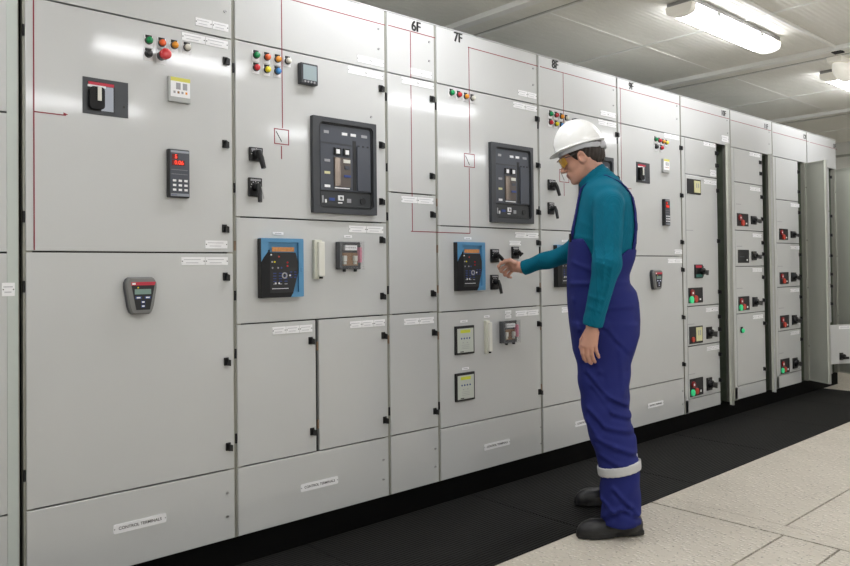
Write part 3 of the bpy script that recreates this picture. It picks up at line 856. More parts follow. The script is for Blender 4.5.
# ---- 4F
c = Cab(0, '4F', 'wide grey switchgear cabinet with a red mushroom stop button and one tall blank lower door')
c.solid_body()
c.door(c.x0, c.x1, H1 - .005, T, 'top_panel'); c.door(c.x0, c.x1, 1.294, H1 - .005); c.door(c.x0, c.x1, 0.409, 1.294); c.kick(0.409)
c.mimic([(34.5, -30, 33, 250, True), (34.5, 112.5, 66, 114.5, False)])
p = on_y(67, 114.5); MB().prism([(p.x - .012, p.z - .006), (p.x + .004, p.z), (p.x - .012, p.z + .006)], -0.0011, 0.0, RED).build('mimic_arrow', c.root)
for (x, y, col) in ((148.4, 40.8, 'green'), (161.4, 43.4, 'orange-red'), (173.9, 45.6, 'orange'), (186.5, 47.8, 'white'), (148.1, 54, 'black')):
    c.pilot(x, y, col)
c.mushroom(163.4, 55.8)
c.disconnect(82.5, 76, 128.3, 118.4)
c.small_meter(167, 75, 191, 104)
c.keypad(166, 148, 190, 198.3)
c.softstart(123, 277.5, 157.5, 313.5)
for q in ((225, 61), (224.3, 144), (224.3, 228.5), (225, 276.5), (226, 361.5), (228, 446.5)): c.latch(*q)
c.screw(225, 11.5, .007); c.screw(227.5, 493); c.screw(227.5, 516.5)
c.plate(195, 21.5, 228.5, 28); c.plate(181.5, 36.5, 228, 45); c.plate(205, 244.5, 227.5, 244.5, n=1); c.plate(181, 261, 228, 261.3)
c.terminal_plate(113.3, 529.5, 166.2, 517.8)

# ---- 5F
c = Cab(1, '5F', 'wide grey switchgear cabinet with two small doors side by side at the bottom')
c.solid_body()
xs = on_y(317.6, 380).x
c.door(c.x0, c.x1, H1, T, 'top_panel'); c.door(c.x0, c.x1, 1.444, H1); c.door(c.x0, c.x1, 0.998, 1.444)
c.door(c.x0, xs, 0.409, 0.998); c.door(xs, c.x1, 0.409, 0.998); c.kick(0.409)
c.mimic([(282, -30, 281.6, 128, True), (281.6, 146, 281.4, 159, True), (282, -1.5, 385, 24, False)])
c.mimic_box(274, 128, 289, 145.5)
for (x, y, col) in ((255.7, 55.4, 'green'), (266.5, 57.5, 'orange-red'), (277.1, 59.6, 'orange'), (287.2, 61.2, 'white'), (255.7, 67.9, 'red'), (266.5, 69.9, 'yellow'), (276.9, 71.5, 'blue')):
    c.pilot(x, y, col)
c.power_meter(297.3, 60.8, 318.3, 86)
c.breaker(310, 114.3, 377.2, 215.6)
c.rotary(248.3, 146.3, 263.3, 161.8, -80, .064, r=.020); c.rotary(247.5, 177, 262.5, 197, -92, .066, keyring=True, r=.017)
c.relay(257.5, 237.8, 304, 296.5); c.fuse(312, 239.5, 325, 279); c.testblock(334.5, 240.5, 364.5, 271.5)
for q in ((380.2, 88.6), (380.5, 145), (380.7, 201.6), (381, 239.8), (381.7, 296), (310.3, 340.5), (312, 431.3), (383, 335.4), (384.5, 419.8)): c.latch(*q)
for q in ((378.5, 29), (378.5, 49), (383.5, 459.7), (383.5, 479.5), (371, 117)): c.screw(*q)
c.plate(357, 58, 383.5, 64); c.plate(347.5, 69, 383, 77); c.plate(348.5, 228.5, 383.3, 230.5); c.plate(272, 330.5, 312.4, 328.5, n=3); c.plate(349.6, 324.5, 385, 323, n=3)
c.plate(272.3, 233.3, 283.5, 233.6, .012, 1); c.plate(343.6, 236.5, 352, 236.7, .012, 1)
c.terminal_plate(300.6, 488, 338, 480)

# ---- 6F
c = Cab(2, '6F', 'narrow grey switchgear cabinet marked 6F with three blank doors')
c.solid_body()
c.door(c.x0, c.x1, H1, T, 'top_panel'); c.door(c.x0, c.x1, 1.597, H1); c.door(c.x0, c.x1, 0.998, 1.597); c.door(c.x0, c.x1, 0.409, 0.998); c.kick(0.409)
c.mimic([(388, 25, 435, 38, False), (411.7, 32.5, 411, 231, True), (411, 231, 437, 232.5, False)])
c.number('6F', 416, 27, .072)
for q in ((431, 99), (431, 176), (431.5, 214.5), (432, 293.3), (433.2, 332.3), (434.6, 411)): c.latch(*q)
for q in ((429, 42), (429, 61), (435.3, 448.7), (435.3, 466.7)): c.screw(*q)
c.plate(410.5, 70.5, 431.5, 76); c.plate(401.3, 80, 433.3, 86.3); c.plate(401, 199.5, 433.3, 201); c.plate(403.8, 322, 433.9, 320)

# ---- 7F
c = Cab(3, '7F', 'wide grey switchgear cabinet marked 7F whose switch the worker is turning')
c.solid_body()
c.door(c.x0, c.x1, H1, T, 'top_panel'); c.door(c.x0, c.x1, 1.442, H1); c.door(c.x0, c.x1, 0.994, 1.442); c.door(c.x0, c.x1, 0.393, 0.994); c.kick(0.393)
c.number('7F', 458, 38, .072)
c.mimic([(468, 47, 538, 66.5, False), (469.3, 47, 469.3, 153, True), (469.3, 168, 469.8, 233, True), (437, 232.2, 470, 233.5, False)])
c.mimic_box(464, 153, 474.7, 168)
for (x, y, col) in ((451, 93, 'green'), (458.2, 95, 'red'), (465.3, 96.7, 'orange'), (471.8, 98.3, 'white')): c.pilot(x, y, col)
c.breaker(488.3, 141, 534.2, 224)
c.relay(453.4, 241.7, 485.8, 290)
SWX = c.rotary(490, 249, 499.5, 262.3, -48, .058, r=.017)
c.rotary(511, 246.5, 519.4, 258.7, -60, .006, r=.019); c.rotary(489.8, 274.8, 499, 289.3, -84, .064, keyring=True, r=.016)
c.readout(453.9, 326.7, 474.8, 353.2); c.readout(454.2, 374.2, 475.3, 399)
c.fuse(483.6, 321.3, 492.6, 353.5); c.testblock(498.6, 321.5, 521, 344)
for q in ((535.8, 118.8), (536.7, 165.3), (537.2, 212), (537.3, 242.6), (537.4, 289.4), (538, 323.6), (539.3, 391.7)): c.latch(*q)
for q in ((533, 68.5), (533, 85), (541, 427), (541, 443.5)): c.screw(*q)
c.plate(517.7, 92, 536.4, 97); c.plate(513, 104.5, 536.8, 109.5); c.plate(514.8, 234.5, 538.4, 236); c.plate(509, 243, 520.8, 243.2, .026, 1)
for q in ((463.8, 238.3, 471.4, 238.4), (460, 321.4, 467.5, 321), (483.6, 316.8, 489.5, 316.4), (461.8, 369, 468.9, 368)): c.plate(*q, .012, 1)
c.plate(504.8, 314.8, 511.2, 314.2, .045, 1); c.plate(515.4, 314, 538.4, 312)
c.terminal_plate(484, 447.3, 509.7, 441.8)

# ---- 8F
c = Cab(4, '8F', 'wide grey switchgear cabinet marked 8F standing directly behind the worker')
c.solid_body()
c.door(c.x0, c.x1, H1, T, 'top_panel'); c.door(c.x0, c.x1, 1.442, H1); c.door(c.x0, c.x1, 0.990, 1.442); c.door(c.x0, c.x1, 0.393, 0.990); c.kick(0.393)
c.number('8F', 555, 65, .072)
c.mimic([(540, 67, 617, 87, False), (563.3, 73, 564, 169, True), (564, 183, 564.2, 196, True)])
c.mimic_box(559.3, 169, 569, 183)
for (x, y, col) in ((550, 114, 'green'), (555.6, 115.3, 'red'), (560.9, 116.8, 'orange'), (565.8, 118.3, 'white'), (550, 122.6, 'red'), (555.6, 124.1, 'yellow'), (560.9, 125.5, 'blue')): c.pilot(x, y, col)
c.power_meter(571.5, 117, 583.5, 133.5)
c.breaker(578, 152.5, 614.8, 226)
c.rotary(547.3, 179, 556, 190.5, -76, .07, r=.018); c.rotary(547.3, 202, 554.8, 214.5, -86, .064, keyring=True, r=.016)
c.relay(553.2, 244.6, 579, 286.5)
for q in ((616, 134.6), (616.3, 178), (617, 220), (617, 240), (618, 280), (618, 312), (619, 372)): c.latch(*q)
for q in ((613.3, 90), (613.3, 105.5), (621, 412), (621, 426)): c.screw(*q)
c.plate(600.3, 112.5, 615.3, 116); c.plate(598, 121.5, 616, 126); c.plate(561.5, 241, 568, 241, .012, 1); c.plate(561.5, 310, 576, 309)
c.terminal_plate(575, 424.5, 597.5, 419)

# ---- 9F
c = Cab(5, '9F', 'wide grey switchgear cabinet marked 9F with a tall blank lower door, beyond the worker')
c.solid_body()
c.door(c.x0, c.x1, H1 - .003, T, 'top_panel'); c.door(c.x0, c.x1, 1.291, H1 - .003); c.door(c.x0, c.x1, 0.393, 1.291); c.kick(0.393)
c.number('9F', 631, 86.5, .066)
c.mimic([(618.7, 87.3, 680, 105, False), (621, 88, 622, 256, True), (622, 188, 631.5, 188.7, False)])
for (x, y, col) in ((655, 139.5, 'green'), (658.8, 140.7, 'red'), (662.4, 141.8, 'orange'), (665.8, 142.8, 'yellow'), (655.7, 147, 'black'), (660.8, 148, 'red')): c.pilot(x, y, col, r=.0125)
c.disconnect(636, 161.5, 650, 183.8); c.small_meter(661.3, 158, 669.6, 173.2)
c.keypad(661.7, 198.5, 670.4, 225.7); c.softstart(649.5, 270, 662.9, 289.3)
for q in ((679.8, 147.8), (680.5, 195.3), (681, 242), (681.6, 269.5), (682.3, 317), (682.8, 364)): c.latch(*q)
for q in ((676.8, 106), (676.8, 119), (682.5, 391), (682.5, 404)): c.screw(*q)
c.plate(664, 134.8, 679, 138.5); c.plate(674.4, 251.7, 682, 251.6, n=1); c.plate(667.8, 261, 682, 260.8)
c.terminal_plate(647.8, 406.5, 663.2, 402.3)


def interior(root, x0, x1, zt, seed, n=5):
    """cable compartment behind a narrow open door"""
    rnd = random.Random(seed)
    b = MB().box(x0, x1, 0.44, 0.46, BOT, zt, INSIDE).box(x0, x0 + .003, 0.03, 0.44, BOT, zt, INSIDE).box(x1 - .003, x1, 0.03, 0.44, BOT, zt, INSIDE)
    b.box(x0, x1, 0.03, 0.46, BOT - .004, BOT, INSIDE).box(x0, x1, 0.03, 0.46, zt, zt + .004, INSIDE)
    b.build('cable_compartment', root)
    r_ = MB()
    for zz in np.arange(BOT + .2, zt - .1, .30):
        r_.box(x0 + .004, x1 - .004, .28, .30, zz, zz + .02, FRAME)
        for i in range(5):
            xx = x0 + .02 + i * (x1 - x0 - .04) / 5
            r_.box(xx, xx + .014, .255, .28, zz - .01, zz + .035, (CREAM, CHAR, BLACKM, STEEL, BLACKM)[i % 5])
    r_.build('terminal_rail', root)
    cm = [BLACKM, mat('cable_grey', (0.07, 0.075, 0.08), 0.5), mat('cable_green', (0.06, 0.12, 0.07), 0.5), BLACKM, BLACKM]
    for i in range(n):
        xx = x0 + .02 + i * (x1 - x0 - .04) / max(1, n - 1)
        pts = []
        for k_ in range(12):
            pts.append((xx + rnd.uniform(-.008, .008), .17 + .03 * math.sin(k_ + i) + i % 2 * .035, BOT + .03 + (zt - BOT - .08) * k_ / 11))
        MB().tube(pts, .010 + .004 * (i % 3), cm[i % 5], 8).build('cable', root)


def swung_door(root, hx, L, ang, z0, z1, side=1, name='open_door', y=-.002):
    """door leaf hinged at (hx, 0); side 1: hinged on its right edge, closed position points to -X"""
    a = math.radians(ang)
    b = MB().box(-L, 0.0, -0.0, 0.018, z0, z1, PANEL, bev=.0015)
    b.box(-L, -L + .012, 0.0, 0.034, z0 + .002, z1 - .002, PANEL2)
    b.box(-0.012, 0.0, 0.018, 0.030, z0 + .002, z1 - .002, PANEL2)
    b.box(-L + .012, -.012, 0.018, 0.0195, z0 + .01, z1 - .01, PANEL2)
    b.box(-L + .012, -.012, 0.018, 0.030, z0 + .002, z0 + .012, PANEL2).box(-L + .012, -.012, 0.018, 0.030, z1 - .012, z1 - .002, PANEL2)
    b.xform(Matrix.Translation((hx, y, 0)) @ Matrix.Rotation(a, 4, 'Z'))
    return b.build(name, root)


def open_cabinet(i, code, label, xo, xhinge, L, ang, levels):
    c = Cab(i, code, label)
    r = c.root
    st = on_y(0, 0)
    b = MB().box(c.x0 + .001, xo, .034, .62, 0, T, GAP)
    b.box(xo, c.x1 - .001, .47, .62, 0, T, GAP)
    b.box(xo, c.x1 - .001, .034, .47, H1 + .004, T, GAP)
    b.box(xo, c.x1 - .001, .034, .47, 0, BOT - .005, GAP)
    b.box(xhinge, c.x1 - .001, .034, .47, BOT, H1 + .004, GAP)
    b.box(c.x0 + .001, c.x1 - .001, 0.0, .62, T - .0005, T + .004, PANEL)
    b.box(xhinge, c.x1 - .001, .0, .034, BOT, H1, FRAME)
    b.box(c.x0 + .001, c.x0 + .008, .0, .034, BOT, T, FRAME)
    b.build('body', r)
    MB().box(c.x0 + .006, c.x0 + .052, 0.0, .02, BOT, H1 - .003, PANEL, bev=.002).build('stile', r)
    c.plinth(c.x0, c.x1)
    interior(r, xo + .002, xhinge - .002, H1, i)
    c.door(c.x0, c.x1, H1, T, 'top_panel', .007)
    xd = c.x0 + .056
    for z0, z1 in levels: c.door(xd, xo + .004, z0, z1, 'door', .004, False)
    return c, xd


def lv(pts):
    return [on_y(*q).z for q in pts]


# ---- 10F
xo, xh = on_y(716.5, 170).x + .002, on_y(727.5, 260).x + .01
z = lv([(700, 176), (700, 305.7), (700, 345), (700, 397)])
c, xd = open_cabinet(6, '10F', 'grey switchgear cabinet marked 10F with its narrow cable door ajar', xo, xh, 0, 0,
                     [(z[0], H1), (z[1], z[0]), (z[2], z[1]), (z[3], z[2])])
c.kick(z[3], c.x0 + .004, xo + .004, .004)
o = swung_door(c.root, VX[7] - .012, .20, 25.5, BOT, H1 - .004)
c.number('10F', 723.5, 113.5, .060)
c.window(686.8, 178.2, 701, 195, 'meter'); c.window(688.2, 288, 703, 302.3, 'lit'); c.window(689, 327, 703, 342.4, 'meter'); c.window(689.8, 379.5, 703.4, 394, 'lit')
a0, a1, z0, z1 = rect(694, 264.5, 702, 278)
MB().box(a0, a1, -.010, 0, z0, z1, BLACK, bev=.003).box(a0 + .01, a1 - .02, -.011, -.009, z1 - .025, z1 - .006, RED2).box(a0 + .01, a1 - .012, -.011, -.009, z0 + .006, z0 + .03, mat('dark_teal', (0.02, 0.12, 0.1), .4)).build('selector_plate', c.root)
c.knob(698.5, 266, 707.5, 276.5)
c.knob(706, 327.3, 717, 337.8); c.knob(706.2, 378.4, 717, 388.8)
for q in ((715.3, 153.2), (715.8, 165.6), (716.6, 190.8), (717.4, 241), (718.4, 291.6), (718.4, 316.5), (718.6, 329), (719, 354), (719.2, 379.7)): c.latch(*q)
c.plate(703.3, 143, 715, 146); c.plate(710, 172.8, 715.9, 173.6, .05, 1); c.plate(703.8, 181.6, 716, 183.3); c.plate(705.7, 310, 718, 309); c.plate(706.8, 349, 719, 347); c.plate(721.3, 138, 728.3, 139.6, .05, 1)
c.mimic([(681, 105.6, 729, 119.3, False)]); c.mimic([(688.2, 374.8, 695, 373.6, False), (686, 230.2, 693, 230.4, False), (687, 324.5, 694.5, 324, False)], .005, LINE)
for q in ((727, 120.5), (727.5, 133)): c.screw(*q)

# ---- 11F
xo, xh = on_y(762, 170).x + .004, on_y(770.3, 260).x + .012
z = lv([(747, 183.5), (747, 230.7), (747, 266.3), (750, 312.8), (750, 383.6)])
c, xd = open_cabinet(7, '11F', 'grey switchgear cabinet marked 11F with a small green lamp on its bottom door', xo, xh, 0, 0,
                     [(z[0], H1), (z[1], z[0]), (z[2], z[1]), (z[3], z[2]), (z[4], z[3])])
c.kick(z[4], c.x0 + .004, xo + .004, .004)
swung_door(c.root, VX[8] - .012, .165, 23, BOT, H1 - .004)
c.number('11F', 766, 126.5, .060)
c.window(736.8, 213, 748.6, 226.5, 'red'); c.window(737.9, 249.7, 749.2, 262.8, 'dark'); c.window(738.3, 296.8, 749.7, 309.8, 'lit')
c.knob(750.5, 215.7, 761.4, 224.8); c.knob(751.3, 251.2, 761, 260.2); c.knob(752.1, 297.3, 762, 306.2)
c.pilot(741.5, 330.5, 'lit green', .018, False)
for q in ((759.3, 162.4), (759.8, 173.6), (760.8, 197), (761.4, 219), (761.9, 242.7), (762.4, 254), (762.4, 277), (763, 300), (763.5, 323), (763.7, 368.6)): c.latch(*q)
c.plate(749.2, 153.5, 759.8, 156); c.plate(749.8, 188.3, 760.3, 190); c.plate(752.4, 235.5, 761.4, 235.6); c.plate(752.4, 270, 761.9, 270); c.plate(752.9, 317, 763, 316.5)
c.mimic([(730.5, 119.7, 771, 131, False)]); c.mimic([(736, 204, 741, 204.3, False), (736.5, 246.2, 742, 246.4, False), (736.7, 288.4, 742.5, 288.4, False)], .006, LINE)
for q in ((769, 132), (769, 144)): c.screw(*q)

# ---- 12F
xo, xh = on_y(799, 250).x + .004, on_y(805, 260).x + .012
z = lv([(787, 200.5), (787, 243.3), (788, 286.8), (789, 330), (790, 372.8)])
c, xd = open_cabinet(8, '12F', 'grey switchgear cabinet marked 12F with four starter handles and a wide open cable door', xo, xh, 0, 0,
                     [(z[0], H1), (z[1], z[0]), (z[2], z[1]), (z[3], z[2]), (z[4], z[3])])
c.kick(z[4], c.x0 + .004, xo + .004, .004)
o = swung_door(c.root, 7.462, .262, 61, BOT, H1 - .004)
for zz in (.45, 1.0, 1.45, 1.95): MB().disc(7.448, zz, -.012, .0, .012, BLACKM, 10).build('hinge', o)
c.number('12F', 804.8, 137, .060)
for (ya, yb, k_) in ((228.5, 240, 'red'), (272.3, 283.8, 'red'), (315.8, 327.3, 'red'), (359.6, 372, 'lit')):
    c.window(779 + (ya - 228) * .011, ya, 788.2 + (ya - 228) * .012, yb, k_)
for (x_, ya, yb) in ((790.3, 231, 238.3), (790.8, 272.5, 281.3), (791.6, 315.5, 323.8), (792.3, 358.5, 367)): c.knob(x_, ya, x_ + 9.6, yb)
for y_ in (172, 191.8, 212.5, 254.6, 276, 296.8, 318, 339): c.latch(797.6 + (y_ - 172) * .018, y_)
for (ya) in ((205.3), (247.7), (290.3), (332.8)): c.plate(790.4, ya, 799.2, ya, n=2)
c.mimic([(772.7, 131.5, 808.5, 142, False)]); c.mimic([(777.5, 221.5, 782.3, 221.8, False), (777.7, 266.3, 782.7, 266.4, False), (778.7, 308.3, 783.8, 307.9, False), (779.3, 353.3, 783.5, 353, False)], .006, LINE)

# ---- 13F
xo, xh = on_y(830.2, 250).x, on_y(835.4, 260).x
c, xd = open_cabinet(9, '13F', 'last grey switchgear cabinet of the row, with its cable door and a compartment door open', xo, xh, 0, 0,
                     [(1.75, H1), (1.30, 1.75), (1.02, 1.30), (.637, 1.02)])
c.kick(.257, c.x0 + .004, xo + .004, .004)
o = swung_door(c.root, 8.222, .27, 61, BOT, H1 - .004)
for zz in (.7, 1.3, 1.95): MB().disc(8.21, zz, -.014, .0, .013, BLACKM, 10).build('hinge', o)
c.number('13F', 834.3, 146.3, .060)
for y_ in (177, 216, 235, 255.6, 274, 286, 303.5): c.latch(829.6 + (y_ - 177) * .01, y_)
c.mimic([(810, 142.4, 837, 149.3, False)])
MB().box(c.x0 + .005, c.x0 + .012, -.001, .0002, 2.20, 2.36, LINE).build('panel_joint', c.root)
# compartment door standing ajar, hinged on its left edge
W = .52; a = math.radians(-25)
Mx = Matrix.Translation((7.515, -.004, 0)) @ Matrix.Rotation(a, 4, 'Z')
o = MB().box(0, W, 0, .018, .257, .634, PANEL, bev=.002).xform(Mx).build('open_door', c.root)
bb = MB().box(W * .62, W * .90, -.0016, 0, .592, .622, WHITE)
for q in (.3, .6): bb.box(W * (.65), W * .86, -.002, -.0014, .592 + .03 * q, .595 + .03 * q, LINE)
bb.xform(Mx).build('nameplate', o)
for zz in (.55, .355): MB().box(W - .058, W - .030, -.02, 0, zz - .017, zz + .017, BLACK, bev=.003).xform(Mx).build('latch', o)
MB().box(W * .62, W * .70, -.01, 0, .295, .365, BLACK, bev=.003).box(W * .64, W * .76, -.05, -.030, .305, .330, BLACK, bev=.005).disc(W * .67, .33, -.035, -.008, .024, BLACK, 16).xform(Mx).build('rotary_switch', o)

# ------------------------------------------------------------------ rubber mats
ME = -0.715
ribs = 40
def rubber_mat(x0, x1, label, y0=ME, y1=0.022, extra=0.0):
    b = MB()
    n = ribs; pitch = (y1 - y0) / n
    prof_ = [(y0, 0.0005)]
    for i in range(n):
        ya = y0 + i * pitch
        prof_ += [(ya + pitch * .10, .006 + .0), (ya + pitch * .60, .006), (ya + pitch * .70, .0035), (ya + pitch * .98, .0035)]
    prof_.append((y1, .0035)); prof_.append((y1, .0005))
    N = len(prof_)
    vs = [(x0, p[0], p[1]) for p in prof_] + [(x1, p[0], p[1]) for p in prof_]
    b.add(vs, [(i, i + 1, N + i + 1, N + i) for i in range(N - 1)] + [tuple(range(N)), tuple(range(2 * N - 1, N - 1, -1)), (N - 1, 0, N, 2 * N - 1)], RUBBER)
    o = b.build('rubber_mat')
    o['label'] = label; o['category'] = 'floor mat'; o['group'] = 'ribbed rubber mats along the cabinets'
    return o


seams = [-0.30, 0.82, on_z(335.3, 538.8).x, on_z(500, 515.5).x, on_z(565, 480).x, 4.86, on_z(770, 421.5).x, 7.0, 7.82]

seams = [-0.30, 0.80, 1.84, 2.88, 3.92, 4.96, 6.0, 7.0, 7.82]
ml = ['black ribbed rubber mat on the floor before the cabinet cut off by the left edge',
      'black ribbed rubber mat on the floor before the cabinet with the red stop button',
      'black ribbed rubber mat below the narrow cabinet marked 6F, left of the worker',
      'black ribbed rubber mat under the worker and below the cabinet marked 7F',
      'black ribbed rubber mat just beyond the worker, below the cabinet marked 9F',
      'black ribbed rubber mat below the cabinet marked 10F',
      'black ribbed rubber mat below the cabinet marked 11F',
      'farthest black ribbed rubber mat, at the open doors of the last cabinets']
for i in range(8):
    rubber_mat(seams[i] + .0022, seams[i + 1] - .0022, ml[i])

#PERSON#
# ------------------------------------------------------------------ worker
def surface_nets(vol, org, h):
    ins = vol < 0
    nx, ny, nz = vol.shape
    c = [(0, 0, 0), (1, 0, 0), (0, 1, 0), (1, 1, 0), (0, 0, 1), (1, 0, 1), (0, 1, 1), (1, 1, 1)]
    sh = (nx - 1, ny - 1, nz - 1)
    sl = lambda a, d: a[d[0]:d[0] + sh[0], d[1]:d[1] + sh[1], d[2]:d[2] + sh[2]]
    cnt = sum(sl(ins, d).astype(np.int8) for d in c)
    act = (cnt > 0) & (cnt < 8)
    idx = np.full(sh, -1, dtype=np.int64)
    I = np.argwhere(act)
    idx[act] = np.arange(len(I))
    acc = np.zeros((len(I), 3)); n = np.zeros(len(I))
    vals = [vol[I[:, 0] + d[0], I[:, 1] + d[1], I[:, 2] + d[2]] for d in c]
    for a in range(8):
        for b_ in range(a + 1, 8):
            da, db = np.array(c[a]), np.array(c[b_])
            if np.abs(da - db).sum() != 1: continue
            va, vb = vals[a], vals[b_]
            m = (va < 0) != (vb < 0)
            t = np.where(m, va / np.where(m, va - vb, 1), 0)
            acc += np.where(m[:, None], da + t[:, None] * (db - da), 0); n += m
    V = (I + acc / np.maximum(n, 1)[:, None]) * h + np.array(org)
    F = []
    for ax in range(3):
        u, w = (ax + 1) % 3, (ax + 2) % 3
        d = [0, 0, 0]; d[ax] = 1
        A = ins[:nx - d[0], :ny - d[1], :nz - d[2]]; B = ins[d[0]:, d[1]:, d[2]:]
        E = np.argwhere(A != B)
        E = E[(E[:, u] > 0) & (E[:, w] > 0) & (E[:, u] < vol.shape[u] - 1) & (E[:, w] < vol.shape[w] - 1)]
        q = []
        for (du, dw) in ((-1, -1), (0, -1), (0, 0), (-1, 0)):
            k_ = E.copy(); k_[:, u] += du; k_[:, w] += dw
            q.append(idx[k_[:, 0], k_[:, 1], k_[:, 2]])
        q = np.stack(q, 1)
        s_ = A[E[:, 0], E[:, 1], E[:, 2]]
        q[~s_] = q[~s_][:, ::-1]
        F.append(q)
    F = np.concatenate(F)
    F = F[(F >= 0).all(1)]
    return V, F


TH0 = math.radians(42.2186) + math.atan2(607 - 425, FPX)       # heading of the view ray through the man
Fv = Vector((-math.cos(TH0), math.sin(TH0), 0)).normalized()     # the way he faces
Sv = Vector((-Fv.y, Fv.x, 0))                                    # his left
O3 = CAM + ray(607, 267) * 3.6
O3 = Vector((O3.x, O3.y, 0))


def LP(px, py, s):
    """measured image point on the plane at side offset s of the body -> body coordinates"""
    d = ray(px, py); q = CAM - O3
    t = (s - q.dot(Sv)) / d.dot(Sv)
    P_ = q + d * t
    return np.array([P_.dot(Fv), s, P_.z])


def LW(P_):
    q = Vector(P_) - O3
    return np.array([q.dot(Fv), q.dot(Sv), q.z])


def LG(px, py):
    return LW(on_z(px, py))




def smin(a, b_, k_):
    h_ = np.clip(0.5 + 0.5 * (b_ - a) / k_, 0, 1)
    return b_ * (1 - h_) + a * h_ - k_ * h_ * (1 - h_)


def smax(a, b_, k_):
    return -smin(-a, -b_, k_)


def cap(P_, a, b_, ra, rb):
    a = np.array(a, float); b_ = np.array(b_, float)
    ba = b_ - a
    t = np.clip(((P_ - a) @ ba) / (ba @ ba), 0, 1)
    return np.linalg.norm(P_ - a - t[..., None] * ba, axis=-1) - (ra + (rb - ra) * t)


def ell(P_, c, r):
    q = (P_ - np.array(c)) / np.array(r)
    k0 = np.linalg.norm(q, axis=-1)
    k1 = np.linalg.norm(q / np.array(r), axis=-1)
    return k0 * (k0 - 1.0) / np.maximum(k1, 1e-6)


def loft(P_, tab):
    """tab rows: z, f front, f back, s centre, half width; elliptic sections"""
    tab = sorted(tab, key=lambda r: r[0])
    T_ = np.array(tab)
    z = P_[..., 2]
    g = [np.interp(z, T_[:, 0], T_[:, k_]) for k_ in range(1, 5)]
    fc = (g[0] + g[1]) / 2; a = np.maximum((g[0] - g[1]) / 2, 1e-3)
    q = np.sqrt(((P_[..., 0] - fc) / a) ** 2 + ((P_[..., 1] - g[2]) / g[3]) ** 2)
    d = (q - 1) * np.minimum(a, g[3])
    d = np.maximum(d, np.maximum(T_[0, 0] - z, z - T_[-1, 0]))
    return d


def seg2(P_, a, b_):
    a = np.array(a, float); b_ = np.array(b_, float); ba = b_ - a
    t = np.clip(((P_ - a) @ ba) / (ba @ ba), 0, 1)
    return np.linalg.norm(P_ - a - t[..., None] * ba, axis=-1), t


def folds(P_, lst, s0, amp=0.007, wd=0.014):
    """soft ridges in cloth along measured lines on the visible side"""
    r = 0
    for f_ in lst:
        pts = [LP(x, y, s0) for x, y in f_[0]]
        k_ = f_[1] if len(f_) > 1 else 1.0
        for i in range(len(pts) - 1):
            A = pts[i][[0, 2]]; B = pts[i + 1][[0, 2]]; ba = B - A
            q = P_[..., [0, 2]] - A
            t = np.clip((q @ ba) / (ba @ ba), 0, 1)
            dd = np.linalg.norm(q - t[..., None] * ba, axis=-1)
            r = r + k_ * np.exp(-(dd / wd) ** 2)
    return amp * np.clip(r, -1.5, 1.5)


def grid(lo, hi, h):
    ax = [np.arange(lo[i], hi[i] + h, h) for i in range(3)]
    return np.stack(np.meshgrid(*ax, indexing='ij'), -1)


def make(name, fn, lo, hi, h, m, parent, local=True, smooth_it=1):
    G_ = grid(lo, hi, h)
    vol = fn(G_.reshape(-1, 3)).reshape(G_.shape[:3])
    vol[0] = vol[-1] = 1; vol[:, 0] = vol[:, -1] = 1; vol[:, :, 0] = vol[:, :, -1] = 1
    V, F = surface_nets(vol, lo, h)
    # laplacian smoothing
    for it in range(smooth_it):
        s_ = np.zeros_like(V); c_ = np.zeros(len(V))
        for k_ in range(4):
            np.add.at(s_, F[:, k_], V[F[:, (k_ + 1) % 4]]); np.add.at(c_, F[:, k_], 1)
            np.add.at(s_, F[:, (k_ + 1) % 4], V[F[:, k_]]); np.add.at(c_, F[:, (k_ + 1) % 4], 1)
        V = V * .5 + .5 * s_ / c_[:, None]
    return V, F


def to_obj(name, VF, m, parent, mfn=None):
    Vs, Fs = [], []; o_ = 0
    for V, F in VF:
        Vs.append(V); Fs.append(F + o_); o_ += len(V)
    V = np.concatenate(Vs); F = np.concatenate(Fs)
    W_ = V[:, 0:1] * np.array(Fv) + V[:, 1:2] * np.array(Sv) + np.array([0, 0, 1.0]) * V[:, 2:3]
    me = bpy.data.meshes.new(name)
    me.from_pydata(W_.tolist(), [], F.tolist())
    ms = m if isinstance(m, (list, tuple)) else [m]
    for q in ms: me.materials.append(q)
    if mfn is not None:
        cen = V[F].mean(1)
        me.polygons.foreach_set('material_index', mfn(cen).astype(int))
    me.polygons.foreach_set('use_smooth', [True] * len(F))
    me.update()
    b_ = bmesh.new(); b_.from_mesh(me); bmesh.ops.recalc_face_normals(b_, faces=b_.faces[:]); b_.to_mesh(me); b_.free()
    o = bpy.data.objects.new(name, me); COL.objects.link(o); o.parent = parent
    return o


man = empty('person', O3, 'person in blue overalls, teal turtleneck and white hard hat turning a switch', 'person')

SKIN = mat('skin', (0.58, 0.31, 0.225), 0.5, var=0.10, vscale=25, bump=.1, bscale=180)
SKIN.node_tree.nodes['Principled BSDF'].inputs['Subsurface Weight'].default_value = 0.12
SKIN.node_tree.nodes['Principled BSDF'].inputs['Subsurface Radius'].default_value = (0.01, 0.004, 0.002)
LIP = mat('lip', (0.42, 0.17, 0.13), 0.5)
HAIRM = mat('hair', (0.030, 0.020, 0.015), 0.6, var=.4, vscale=60, bump=.6, bscale=300)
HELM = mat('helmet_white', (0.84, 0.84, 0.82), 0.28, coat=.3)
GREYP = mat('headband_grey', (0.52, 0.52, 0.55), .45)


